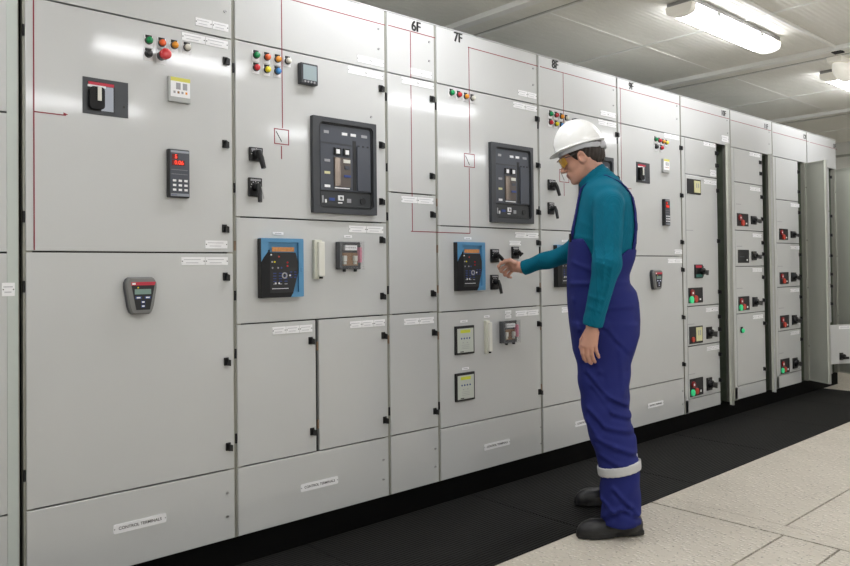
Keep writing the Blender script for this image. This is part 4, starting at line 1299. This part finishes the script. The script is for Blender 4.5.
def knit_mat(name, col, sc=560.0):
    m = mat(name, col, 0.85, var=.16, vscale=14, spec=.2)
    nt = m.node_tree; b_ = nt.nodes['Principled BSDF']
    b_.inputs['Sheen Weight'].default_value = 0.0
    tc = nt.nodes.new('ShaderNodeTexCoord'); mp = nt.nodes.new('ShaderNodeMapping')
    mp.inputs['Rotation'].default_value = (0, 0, -TH0)
    w = nt.nodes.new('ShaderNodeTexWave'); w.bands_direction = 'X'; w.inputs['Scale'].default_value = sc / 6.28 * .5
    w.inputs['Distortion'].default_value = 1.2; w.inputs['Detail Scale'].default_value = 1.0
    bp = nt.nodes.new('ShaderNodeBump'); bp.inputs['Strength'].default_value = .5; bp.inputs['Distance'].default_value = .0015
    nt.links.new(tc.outputs['Object'], mp.inputs['Vector']); nt.links.new(mp.outputs['Vector'], w.inputs['Vector'])
    nt.links.new(w.outputs['Fac'], bp.inputs['Height']); nt.links.new(bp.outputs['Normal'], b_.inputs['Normal'])
    return m
TEAL = knit_mat('teal_knit', (0.0005, 0.130, 0.205))
NAVY = mat('overall_blue', (0.014, 0.020, 0.145), .78, var=.12, vscale=6, bump=.25, bscale=500, spec=.25)
BAND = mat('reflective_band', (0.55, 0.55, 0.55), .5)
SHOE = mat('shoe_leather', (0.008, 0.008, 0.009), .42, var=.3, vscale=20, bump=.4, bscale=120)
SOLE = mat('shoe_sole', (0.014, 0.014, 0.014), .7)

# --- torso sections from the silhouette
ZT = [(178, 594, 612, .075), (184, 585, 621, .12), (190, 580, 627, .165), (200, 578, 633.5, .195), (215, 575, 636.5, .190), (230, 571.5, 637.5, .180),
      (245, 569.5, 636.5, .170), (260, 568.5, 634, .165), (275, 568, 628.5, .162), (283, 568, 628.5, .165), (292, 568, 635.5, .172), (303, 568.5, 638, .178),
      (320, 570, 639.2, .180), (335, 572, 638.5, .180), (350, 574, 634, .172), (362, 578, 630, .150)]
TORSO = []
for (y, xf, xb, hw) in ZT:
    a = LP(xf, y, 0); c_ = LP(xb, y, 0)
    TORSO.append((a[2], a[0], c_[0], 0.0, hw))
CHEST = [r for r in TORSO if r[0] > LP(600, 262, 0)[2]]

shL, elL, wrL = LP(609, 205, .185), LP(607, 264, .255), LP(592.3, 326, .235)
shR, elR = LP(600, 207, -.165), LP(577, 251, -.27)
wrR = LW(on_y(522.5, 268, -.175))
nk0, nk1 = LP(604, 189, 0), LP(589.8, 173.2, 0)


def torso_sdf(P_):
    return loft(P_, TORSO)


def arm_l(P_, e=0.0):
    d = cap(P_, shL, elL, .070 + e, .060 + e)
    d = smin(d, cap(P_, elL, wrL, .060 + e, .043 + e), .03)
    return d


def arm_r(P_, e=0.0):
    d = cap(P_, shR, elR, .072 + e, .058 + e)
    return smin(d, cap(P_, elR, wrR, .056 + e, .037 + e), .03)


def sweater(P_):
    d = loft(P_, [r for r in TORSO if r[0] > LP(600, 300, 0)[2]]) + .004
    d = smin(d, cap(P_, LP(606, 199, -.13), LP(606, 199, .13), .058, .058), .06)
    f_l = folds(P_, [([(596, 215), (595, 250), (598, 290), (590, 318)], .7), ([(604, 205), (605, 250), (603, 285), (594, 320)], .9), ([(613, 206), (614, 250), (609, 285), (598, 320)], .9),
                     ([(619, 222), (618, 258)], .5), ([(597, 262), (612, 268)], .8), ([(598, 258), (616, 262)], .6), ([(590, 296), (604, 300)], .8), ([(588, 306), (602, 312)], .7)], .24, .0068, .006)
    d = smin(d, arm_l(P_) - f_l, .018)
    n_ = .004 * np.sin(P_[..., 0] * 55 + P_[..., 2] * 40) * (P_[..., 1] < -.2)
    d = smin(d, arm_r(P_) - n_, .03)
    # cuffs
    for a, b_, r in ((elL, wrL, .0435), (elR, wrR, .036)):
        u = (b_ - a) / np.linalg.norm(b_ - a)
        d = smin(d, cap(P_, b_ - u * .035, b_ - u * .004, r + .003, r + .001), .008)
        t = (P_ - b_) @ u
        near = np.linalg.norm(P_ - b_, axis=-1) < .12
        d = np.where(near, smax(d, t, .004), d)
    # folds on the chest under the arm
    d = d - folds(P_, [([(577, 250), (592, 256)], 1), ([(576, 236), (592, 240)], .8), ([(580, 222), (592, 228)], .6), ([(626, 225), (634, 232)], .6)], .1, .005, .008)
    # turtleneck collar
    u = (nk1 - nk0) / np.linalg.norm(nk1 - nk0)
    col = cap(P_, nk0, nk1, .086, .0745)
    col = smax(col, (P_ - nk1) @ u - .0, .006)
    col = col - .0022 * np.cos(((P_ - nk0) @ u) * 2 * math.pi / .03)
    d = smin(d, col, .03)
    hole = cap(P_, nk1 - u * .02, nk1 + u * .05, .062, .065)
    return smax(d, -hole, .006)


GL = LG(641, 534); GT = LG(577, 538.5)
HEEL_L = np.array([GL[0] - .006, GL[1] - .004, 0]); TOE_L = np.array([GT[0], GT[1] - .004, 0])
dirS = (TOE_L - HEEL_L); LS = np.linalg.norm(dirS); dirS /= LS
g2 = LG(575, 507)
TOE_R = np.array([g2[0], g2[1] - .010, 0]); HEEL_R = TOE_R - dirS * LS
ankL = HEEL_L + dirS * .085; ankR = HEEL_R + dirS * .085

LEGL = []
for (y, xf, xb, s_, hw) in ((325, 574, 637, .088, .092), (345, 575.5, 635.5, .095, .094), (358, 576, 632, .10, .094), (370, 577, 630, .105, .094), (385, 578.3, 629, .112, .092), (403, 580.5, 629, .125, .090), (420, 584, 632, .14, .090),
                            (435, 588.5, 635.5, .15, .092), (450, 593.5, 638, .16, .094), (463, 598, 639.5, .168, .092), (480, 600.5, 640.5, .172, .092), (500, 601, 641, .178, .094), (519, 600.5, 642, .182, .098), (523, 601, 642, .182, .098)):
    sp = s_ + .03
    a = LP(xf, y, sp); c_ = LP(xb, y, sp)
    LEGL.append((a[2], a[0], c_[0], s_, hw))
LEGR = []
for (y, xf, xb, s_, hw) in ((325, 574, 636, -.088, .092), (345, 576, 633, -.095, .094), (370, 580, 630, -.11, .094), (400, 586, 629, -.14, .090), (420, 589, 630, -.16, .088),
                            (440, 597, 634, -.18, .088), (455, 600.5, 636, -.19, .088), (470, 601.5, 637, -.20, .088), (485, 600.5, 637, -.215, .090), (496, 600, 638, -.22, .092)):
    a = LP(xf, y, s_); c_ = LP(xb, y, s_)
    LEGR.append((a[2], a[0], c_[0], s_, hw))

z_side, z_front, z_back = LP(600, 263, 0)[2], LP(600, 239, 0)[2], LP(600, 250, 0)[2]
BIBLINE = (z_side, z_front, z_back)


def overalls(P_):
    body_ = loft(P_, [r for r in TORSO if r[0] < LP(600, 200, 0)[2]])
    lo_ = loft(P_, [r for r in TORSO if r[0] < LP(600, 215, 0)[2]]) - .006
    fr = np.interp(P_[..., 2], [r[0] for r in sorted(TORSO)], [(r[1] + r[2]) / 2 for r in sorted(TORSO)])
    rel = P_[..., 0] - fr
    ztop = z_side + (z_front - z_side) * np.clip((rel - .03) / .06, 0, 1) ** .7 + (z_back - z_side) * np.clip((-rel - .05) / .07, 0, 1)
    lo_ = smax(lo_, P_[..., 2] - ztop, .004)
    fl = [([(586, 371), (606, 395), (627, 406)], 1.2), ([(588, 408), (604, 425), (631, 431)], 1.0), ([(596, 437), (615, 445), (634, 452)], 1.0), ([(600, 453), (618, 462), (637, 466)], .7),
          ([(602, 498), (613, 508), (604, 514)], 1.0), ([(613, 485), (630, 502), (638, 512)], 1.0), ([(607, 508), (622, 504), (639, 513)], .8),
          ([(588, 314), (604, 327), (622, 345)], .5), ([(604, 320), (616, 340), (628, 352)], .4), ([(606, 309), (634, 307)], .7), ([(570, 284), (630, 283)], .8),
          ([(620, 350), (624, 395)], .5), ([(592, 385), (612, 412), (630, 418)], .8), ([(590, 350), (600, 372), (606, 400)], .7), ([(572, 300), (578, 330), (582, 360)], .6),
          ([(571, 262), (590, 270)], .6), ([(586, 420), (598, 436)], .8)]
    fd = folds(P_, fl, .2, .010, .0095)
    neg = folds(P_, [([(x + 1.5, y + 5) for x, y in q[0]], q[1]) for q in fl if len(q[0]) > 2], .2, .0075, .011)
    n_ = .0025 * np.sin(P_[..., 2] * 47 + P_[..., 0] * 31 + P_[..., 1] * 23)
    legl = loft(P_, LEGL) - n_
    legr = loft(P_, LEGR) - n_ - .002
    d = smin(legl, legr, .02)
    d = smin(d, lo_, .03)
    vis = np.clip((P_[..., 1] - .0) / .05, 0, 1)
    d = d - (fd - neg) * vis
    # keep waist edge clean
    return d


def strap_sdf(P_):
    base = smin(loft(P_, TORSO) + .004, cap(P_, LP(606, 199, -.13), LP(606, 199, .13), .058, .058), .06)
    sh = np.abs(base - .006) - .0035
    d = 1e3
    for s_ in (.064, -.064):
        w_ = np.abs(P_[..., 1] - s_) - .021
        d = np.minimum(d, np.maximum(sh, w_))
    fr = np.interp(P_[..., 2], [r[0] for r in sorted(TORSO)], [(r[1] + r[2]) / 2 for r in sorted(TORSO)])
    rel = P_[..., 0] - fr
    zt = np.where(rel > 0, z_front, z_back) - .03
    return np.maximum(d, zt - P_[..., 2])


lo_b, hi_b = (-.30, -.34, .04), (.30, .34, 1.36)
make_h = .0085
VF = make('overalls', overalls, (-.26, -.36, .035), (.30, .36, 1.36), .0068, NAVY, man)
ovr = to_obj('overalls', [VF], NAVY, man)
VF = make('strap', strap_sdf, (-.24, -.16, 1.2), (.26, .16, 1.68), .006, NAVY, man, smooth_it=2)
o = to_obj('shoulder_straps', [VF], NAVY, ovr)
for s_ in (.064, -.064):
    q = LP(569, 238, s_)
    Tz = np.array(sorted(TORSO)); g_ = [float(np.interp(q[2], Tz[:, 0], Tz[:, k_])) for k_ in (1, 2, 4)]
    q[0] = (g_[0] + g_[1]) / 2 + (g_[0] - g_[1]) / 2 * math.sqrt(max(0, 1 - (s_ / g_[2]) ** 2)) - .004
    mb = MB()
    ax = O3 + Fv * float(q[0] + .012) + Sv * s_ + Vector((0, 0, float(q[2])))
    mb.box(-.018, .018, -.006, .006, -.02, .02, BLACK, bev=.003)
    mb.xform(Matrix.Translation(ax) @ Matrix.Rotation(math.atan2(Fv.y, Fv.x) + math.pi / 2, 4, 'Z'))
    mb.build('buckle', ovr)


def band(P_):
    a = LP(604, 471, .2); b_ = LP(638, 466, .2)
    sl = (b_[2] - a[2]) / (b_[0] - a[0])
    dz = P_[..., 2] - (a[2] + (P_[..., 0] - a[0]) * sl)
    return np.maximum(np.abs(loft(P_, LEGL) - .003) - .006, np.abs(dz) - .021)


def band_r(P_):
    a = LP(606, 455, -.2)
    return np.maximum(np.abs(loft(P_, LEGR) - .003) - .006, np.abs(P_[..., 2] - a[2]) - .0215)
VF = make('b', band, (-.26, .04, .15), (.20, .32, .42), .005, BAND, man)
VF2 = make('b', band_r, (-.26, -.36, .15), (.20, -.06, .46), .005, BAND, man)
to_obj('reflective_band', [VF], BAND, ovr)
to_obj('reflective_band', [VF2], BAND, ovr)

VF = make('sweater', sweater, (-.24, -.46, .88), (.50, .36, 1.74), .0075, TEAL, man)
to_obj('turtleneck_sweater', [VF], TEAL, man)


# --- shoes
def shoe_fn(heel, side):
    sd = np.array([-dirS[1], dirS[0], 0])
    def f(P_):
        q = P_ - heel
        u = q @ dirS; v = q @ sd; z = q[..., 2]
        Q = np.stack([u, v, z], -1)
        wid = np.interp(u, [0, .05, .13, .20, .26, LS], [.026, .036, .040, .049, .044, .016])
        out = np.maximum(np.abs(v) - wid, np.maximum(-u, u - LS))
        sole = np.maximum(out, np.maximum(z - .026, -z + .0035))
        heelgap = np.maximum(np.abs(u - .115) - .035, z - .008)
        sole = np.maximum(sole, -heelgap)
        up = ell(Q, (LS - .085, 0, .025), (.086, .047, .058))
        up = smin(up, ell(Q, (.085, 0, .045), (.088, .040, .070)), .05)
        up = smin(up, cap(Q, (.075, 0, .06), (.070, 0, .135), .050, .052), .03)
        up = np.maximum(up, .018 - z)
        return np.minimum(sole, up - .0)
    return f
for nm, heel in (('l', HEEL_L), ('r', HEEL_R)):
    lo_ = np.minimum(heel, heel + dirS * LS) - .08; lo_[2] = -.008
    hi_ = np.maximum(heel, heel + dirS * LS) + .08; hi_[2] = .15 if nm == 'l' else .17
    VF = make('shoe', shoe_fn(heel, nm), lo_, hi_, .0042, SHOE, man)
    if nm == 'r': VF[0][:, 2] += .0065
    to_obj('safety_shoe', [VF], [SHOE, SOLE], man, lambda c_: (c_[:, 2] < .024))

# --- head
HC = LP(580.5, 154.5, 0)
PH = math.radians(21)
fh = np.array([math.cos(PH), 0, -math.sin(PH)]); uh = np.array([math.sin(PH), 0, math.cos(PH)]); sh_ = np.array([0, 1.0, 0])


def HL(P_):
    q = P_ - HC
    return np.stack([q @ fh, q @ sh_, q @ uh], -1)


def HW(f, s_, u): return HC + fh * f + sh_ * s_ + uh * u


def head_sdf(P_):
    Q = HL(P_); A = np.abs(Q[..., 1]); Qa = np.stack([Q[..., 0], A, Q[..., 2]], -1)
    d = ell(Q, (-.008, 0, .018), (.098, .076, .096))
    d = smin(d, ell(Q, (.030, 0, -.055), (.058, .056, .068)), .03)         # mid face
    d = smin(d, ell(Q, (.040, 0, -.088), (.046, .044, .034)), .02)         # jaw
    d = smin(d, cap(Qa, (.0, .052, -.070), (.062, .016, -.112), .016, .014), .025)   # jaw line
    d = smin(d, ell(Q, (.078, 0, -.112), (.014, .018, .014)), .014)        # chin
    d = smin(d, cap(Qa, (.084, .0, .012), (.070, .042, .008), .014, .012), .016)   # brow
    d = smin(d, ell(Qa, (.058, .040, -.040), (.020, .018, .018)), .02)      # cheek bones
    sock = ell(Qa, (.092, .032, -.012), (.016, .017, .012))
    d = smax(d, -sock, .012)
    d = smin(d, ell(Qa, (.072, .032, -.012), (.0145, .015, .013)), .004)      # eyelids
    d = smin(d, cap(Q, (.084, 0, -.005), (.110, 0, -.043), .0075, .0105), .010)    # nose bridge
    d = smin(d, ell(Qa, (.101, .010, -.047), (.012, .009, .009)), .008)      # wings
    d = smin(d, ell(Q, (.080, 0, -.076), (.018, .026, .018)), .014)          # mouth mound
    d = smin(d, cap(Qa, (.096, 0, -.071), (.084, .020, -.075), .0055, .004), .004)
    d = smin(d, cap(Qa, (.094, 0, -.081), (.084, .018, -.080), .0058, .004), .004)
    d = smax(d, -cap(Qa, (.104, 0, -.0762), (.088, .024, -.0772), .0014, .001), .003)
    # ears
    e = ell(Qa, (.002, .074, -.027), (.019, .011, .030))
    rim = np.abs(np.linalg.norm((Qa - np.array([.000, .083, -.024])) / np.array([.8, 1, 1.25]), axis=-1) - .018) - .0055
    rim = np.maximum(rim, np.abs(A - .081) - .007)
    e = smax(smin(e, rim, .006), -ell(Qa, (.004, .087, -.024), (.010, .007, .015)), .006)
    d = smin(d, e, .006)
    nk = cap(Q, (-.024, 0, -.040), (-.022, 0, -.16), .057, .054)
    d = smin(d, nk, .03)
    d = smin(d, cap(Qa, (-.025, .058, -.045), (.0, .02, -.16), .010, .010), .02)
    return d


lo_ = HC - np.array([.16, .115, .20]); hi_ = HC + np.array([.17, .115, .14])
headVF = make('head', head_sdf, lo_, hi_, .0034, SKIN, man)

# --- hands
def chain(P_, pts, rs, k_=.004):
    d = None
    for i in range(len(pts) - 1):
        e = cap(P_, pts[i], pts[i + 1], rs[i], rs[i + 1])
        d = e if d is None else smin(d, e, k_)
    return d


W0 = wrL
HLp = lambda x, y, s_: LP(x, y, s_)


def hand_l(P_):
    pc1, pc2 = HLp(590.5, 335, .235), HLp(587.5, 343, .232)
    d = cap(P_, LP(593, 318, .235), HLp(591.5, 330, .236), .030, .026)
    d = smin(d, chain(P_, [HLp(588, 334, .238), HLp(583.3, 345, .240)], [.016, .013]), .014)
    d = smin(d, chain(P_, [HLp(590.5, 333, .240), HLp(587.2, 346, .243)], [.017, .013]), .014)
    d = smin(d, chain(P_, [HLp(593, 333, .238), HLp(591.2, 346, .241)], [.017, .012]), .014)
    d = smin(d, chain(P_, [HLp(595.5, 333, .232), HLp(595.2, 344, .234)], [.016, .012]), .014)
    fs = [([(583.0, 345, .240), (582.6, 353, .236), (584.2, 358.5, .226), (586.2, 361.2, .214)], (.0105, .0098, .0088, .0078)),
          ([(587.0, 346.5, .243), (587.2, 355.0, .238), (589.2, 361.0, .227), (591.2, 363.2, .215)], (.0108, .0100, .0090, .0078)),
          ([(591.2, 346.5, .241), (591.7, 354.5, .236), (593.6, 360.0, .225), (595.0, 361.8, .213)], (.0105, .0096, .0086, .0075)),
          ([(595.2, 344.5, .234), (596.2, 350.8, .231), (598.0, 355.3, .222), (598.8, 357.2, .212)], (.0095, .0085, .0077, .0068))]
    for pts, rs in fs:
        d = smin(d, chain(P_, [HLp(*p_) for p_ in pts], rs), .0035)
    th = chain(P_, [HLp(587.5, 332, .222), HLp(582.3, 340, .208), HLp(581.2, 347, .200), HLp(582.4, 352.5, .196)], (.016, .0125, .0108, .0092))
    return smin(d, th, .008)


def HRp(x, y, yy): return LW(on_y(x, y, yy))


def hand_r(P_):
    d = cap(P_, wrR, HRp(518.5, 266.5, -.150), .0285, .025)
    d = smin(d, cap(P_, wrR + (elR - wrR) * .12, wrR, .027, .0285), .006)
    kn = [(507.4, 262.0, -.095), (508.8, 264.8, -.088), (510.6, 267.4, -.085), (513.0, 269.8, -.088)]
    for i, k_ in enumerate(kn):
        d = smin(d, cap(P_, HRp(517.0, 264.5 + i * 1.5, -.142), HRp(*k_), .0165, .0125), .014)
    fs = [([kn[0], (501.4, 263.0, -.074), (498.6, 266.2, -.062), (499.2, 268.6, -.052)], (.0112, .0100, .0088, .0078)),
          ([kn[1], (503.0, 267.8, -.066), (501.0, 271.2, -.058), (503.6, 272.6, -.050)], (.0112, .0100, .0090, .0078)),
          ([kn[2], (505.6, 271.8, -.066), (504.8, 275.0, -.060), (507.6, 276.0, -.054)], (.0108, .0096, .0087, .0076)),
          ([kn[3], (509.2, 274.2, -.070), (508.6, 276.8, -.066), (511.0, 277.4, -.062)], (.0098, .0086, .0078, .0068))]
    for pts, rs in fs:
        d = smin(d, chain(P_, [HRp(*p_) for p_ in pts], rs), .0035)
    th = chain(P_, [HRp(515.5, 263.0, -.150), HRp(510.0, 260.4, -.122), HRp(505.2, 261.0, -.100), HRp(502.2, 263.2, -.086)], (.015, .0122, .0105, .0090))
    return smin(d, th, .008)


qs = np.array([LP(590, 335, .23), LP(590, 365, .23)])
hL = make('h', hand_l, qs.min(0) - np.array([.07, .07, .02]), qs.max(0) + np.array([.07, .06, .09]), .0024, SKIN, man)
c0 = HRp(508, 267, -.10)
hR = make('h', hand_r, c0 - np.array([.14, .12, .08]), c0 + np.array([.10, .12, .08]), .0024, SKIN, man)


def inner(P_):
    """the body under the clothes, joining head, hands and feet"""
    d = loft(P_, [r for r in TORSO if r[0] < LP(600, 195, 0)[2]]) + .022
    d = smin(d, chain(P_, [shL, elL, wrL, LP(592, 330, .235)], [.045, .038, .026, .022]), .03)
    d = smin(d, chain(P_, [shR, elR, wrR], [.045, .038, .024]), .03)
    d = smin(d, loft(P_, LEGL) + .028, .02); d = smin(d, loft(P_, LEGR) + .028, .02)
    d = smin(d, cap(P_, nk0, HC + uh * -.06 - fh * .018, .050, .048), .03)
    d = smin(d, chain(P_, [ankL + [0, 0, .30], ankL + [0, 0, .07], TOE_L - dirS * .09 + [0, 0, .042]], [.05, .036, .024]), .01)
    d = smin(d, chain(P_, [ankR + [0, 0, .30], ankR + [0, 0, .08], TOE_R - dirS * .09 + [0, 0, .048]], [.05, .036, .024]), .01)
    return d
inVF = make('in', inner, (-.26, -.46, .02), (.52, .36, 1.72), .012, SKIN, man)


def lips(c_):
    Q = HL(c_)
    return ((np.abs(Q[:, 1]) < .023) & (Q[:, 0] > .086) & (Q[:, 2] > -.087) & (Q[:, 2] < -.067)).astype(int)
body = to_obj('body', [headVF, hL, hR, inVF], [SKIN, LIP], man, lips)


# --- hair
def hair(P_):
    Q = HL(P_)
    d = ell(Q, (-.010, 0, .018), (.104, .083, .102))
    d = smin(d, ell(Q, (-.060, 0, -.035), (.048, .066, .045)), .03)
    d = d - .0025 * np.sin(Q[..., 0] * 300 + Q[..., 2] * 170) * np.cos(Q[..., 1] * 120)
    A = np.abs(Q[..., 1])
    front = Q[..., 0] - np.interp(Q[..., 2], [-.09, -.06, -.045, -.032, -.01, .01, .03, .06], [-.058, -.046, -.018, .026, .040, .050, .066, .090])
    d = smax(d, front, .006)
    low = -(Q[..., 2] + np.interp(Q[..., 0], [-.10, -.05, -.02, .01, .04, .06], [.088, .082, .060, .040, .024, .0]))
    d = smax(d, low, .008)
    ear = ell(np.stack([Q[..., 0], A, Q[..., 2]], -1), (.004, .082, -.032), (.020, .016, .032))
    return smax(d, -ear, .004)
VF = make('hair', hair, HC - np.array([.15, .11, .13]), HC + np.array([.13, .11, .14]), .0036, HAIRM, man)
to_obj('hair', [VF], HAIRM, man)
# eyebrows, eyes
for s_ in (1, -1):
    mb = MB()
    pts = [HW(.094, s_ * .014, .004), HW(.092, s_ * .026, .009), HW(.084, s_ * .040, .008), HW(.074, s_ * .050, .001)]
    W3 = lambda q: O3 + Fv * float(q[0]) + Sv * float(q[1]) + Vector((0, 0, float(q[2])))
    mb.tube([W3(q) for q in pts], [.0028, .0036, .0032, .0018], HAIRM, 8)
    mb.build('eyebrow', man)
    bm_ = bmesh.new(); bmesh.ops.create_uvsphere(bm_, u_segments=18, v_segments=12, radius=.0118)
    cc = W3(HW(.0765, s_ * .032, -.012))
    for v in bm_.verts: v.co += cc
    mb = MB().bm(bm_, mat('eye_white', (.75, .72, .68), .2), True)
    bm_ = bmesh.new(); bmesh.ops.create_uvsphere(bm_, u_segments=14, v_segments=10, radius=.0058)
    cc = W3(HW(.0835, s_ * .032, -.015))
    for v in bm_.verts: v.co += cc
    mb.bm(bm_, mat('iris', (.08, .05, .03), .15), True)
    mb.build('eye', man)

# --- safety glasses
AMB = mat('amber_lens', (0.75, 0.42, 0.05), .08, alpha=.55)
gl = MB()
for s_ in (1, -1):
    vs = []; nU, nV = 9, 6
    for i in range(nU):
        for j in range(nV):
            t = i / (nU - 1); w_ = j / (nV - 1)
            ang = t * 1.05
            r_ = .070
            f_ = .046 + r_ * math.cos(ang) * .93
            sd = .008 + r_ * math.sin(ang) * .92
            u_ = .010 - w_ * (.046 - .018 * abs(t - .45))
            vs.append(W3(HW(f_ - w_ * .006, s_ * sd, u_)))
    fs = [(i * nV + j, i * nV + j + 1, (i + 1) * nV + j + 1, (i + 1) * nV + j) for i in range(nU - 1) for j in range(nV - 1)]
    vs2 = [v - (v - W3(HW(0, 0, -.01))).normalized() * .002 for v in vs]
    gl.add(vs + vs2, fs + [tuple(q + len(vs) for q in f_) for f_ in fs], AMB, True)
go = gl.build('safety_glasses', man, fix=False)
FRM = mat('glasses_frame', (.05, .035, .03), .3)
for s_ in (1, -1):
    MB().tube([W3(HW(.075, s_ * .069, .004)), W3(HW(.04, s_ * .078, .0)), W3(HW(-.005, s_ * .081, .002)), W3(HW(-.022, s_ * .079, -.012))], [.003, .003, .0026, .002], FRM, 8).build('temple', go)
MB().tube([W3(HW(.074, .070, .010)), W3(HW(.100, .042, .012)), W3(HW(.116, .0, .010)), W3(HW(.100, -.042, .012)), W3(HW(.074, -.070, .010))], .0022, FRM, 8).build('brow_bar', go)

# --- hard hat
HHC = LP(579.3, 146.6, 0)
PT = math.radians(15.5)
fH = np.array([math.cos(PT), 0, -math.sin(PT)]); uH = np.array([math.sin(PT), 0, math.cos(PT)])


def hat_q(P_):
    q = P_ - HHC
    return np.stack([q @ fH, q[..., 1], q @ uH], -1)


def hat(P_):
    Q = hat_q(P_)
    o_ = ell(Q, (.002, 0, 0.002), (.116, .103, .128))
    i_ = ell(Q, (.002, 0, 0.002), (.111, .098, .123))
    shell = smax(smax(o_, -i_, .002), -Q[..., 2] - .004, .003)
    # central ridge and ribs
    ridge = smax(np.abs(Q[..., 1]) - .016, o_ - .0045, .006); ridge = smax(ridge, -i_, .002); ridge = smax(ridge, .03 - Q[..., 2], .004)
    shell = smin(shell, ridge, .006)
    # brim: thin flange, longer at the front
    L_ = np.interp(Q[..., 0], [-.13, -.08, .05, .12, .16], [.128, .118, .119, .145, .155])
    rad = np.sqrt(Q[..., 0] ** 2 + (Q[..., 1] * 1.10) ** 2)
    zb = -.002 - .10 * np.clip(Q[..., 0] - .09, 0, 1) * 1.6 + .15 * np.clip(-Q[..., 0] - .10, 0, 1)
    brim = smax(np.abs(Q[..., 2] - zb) - .0028, rad - L_, .003)
    brim = smax(brim, .098 - rad, .003)
    return smin(shell, brim, .006)
VF = make('hat', hat, HHC - np.array([.19, .13, .09]), HHC + np.array([.20, .13, .17]), .0032, HELM, man)
hat_o = to_obj('hard_hat', [VF], HELM, man)


def hb(P_):
    Q = hat_q(P_)
    rad = np.sqrt((Q[..., 0] / .106) ** 2 + (Q[..., 1] / .090) ** 2)
    d = (np.abs(rad - 1) - .03) * .09
    zc = -.014 - .16 * np.clip(-Q[..., 0] - .02, 0, 1)
    return smax(d, np.abs(Q[..., 2] - zc) - .014, .003)
VF = make('hb', hb, HHC - np.array([.14, .12, .10]), HHC + np.array([.14, .12, .10]), .0034, GREYP, man)
to_obj('headband', [VF], GREYP, hat_o)
mb = MB(); mb.box(-.018, .018, -.045, .045, -.015, .015, GREYP, bev=.006)
cc = HHC + fH * -.106 + uH * -.030
mb.xform(Matrix.Translation(W3(cc)) @ Matrix.Rotation(math.atan2(Fv.y, Fv.x), 4, 'Z') @ Matrix.Rotation(PT, 4, 'Y'))
mb.build('ratchet', hat_o)
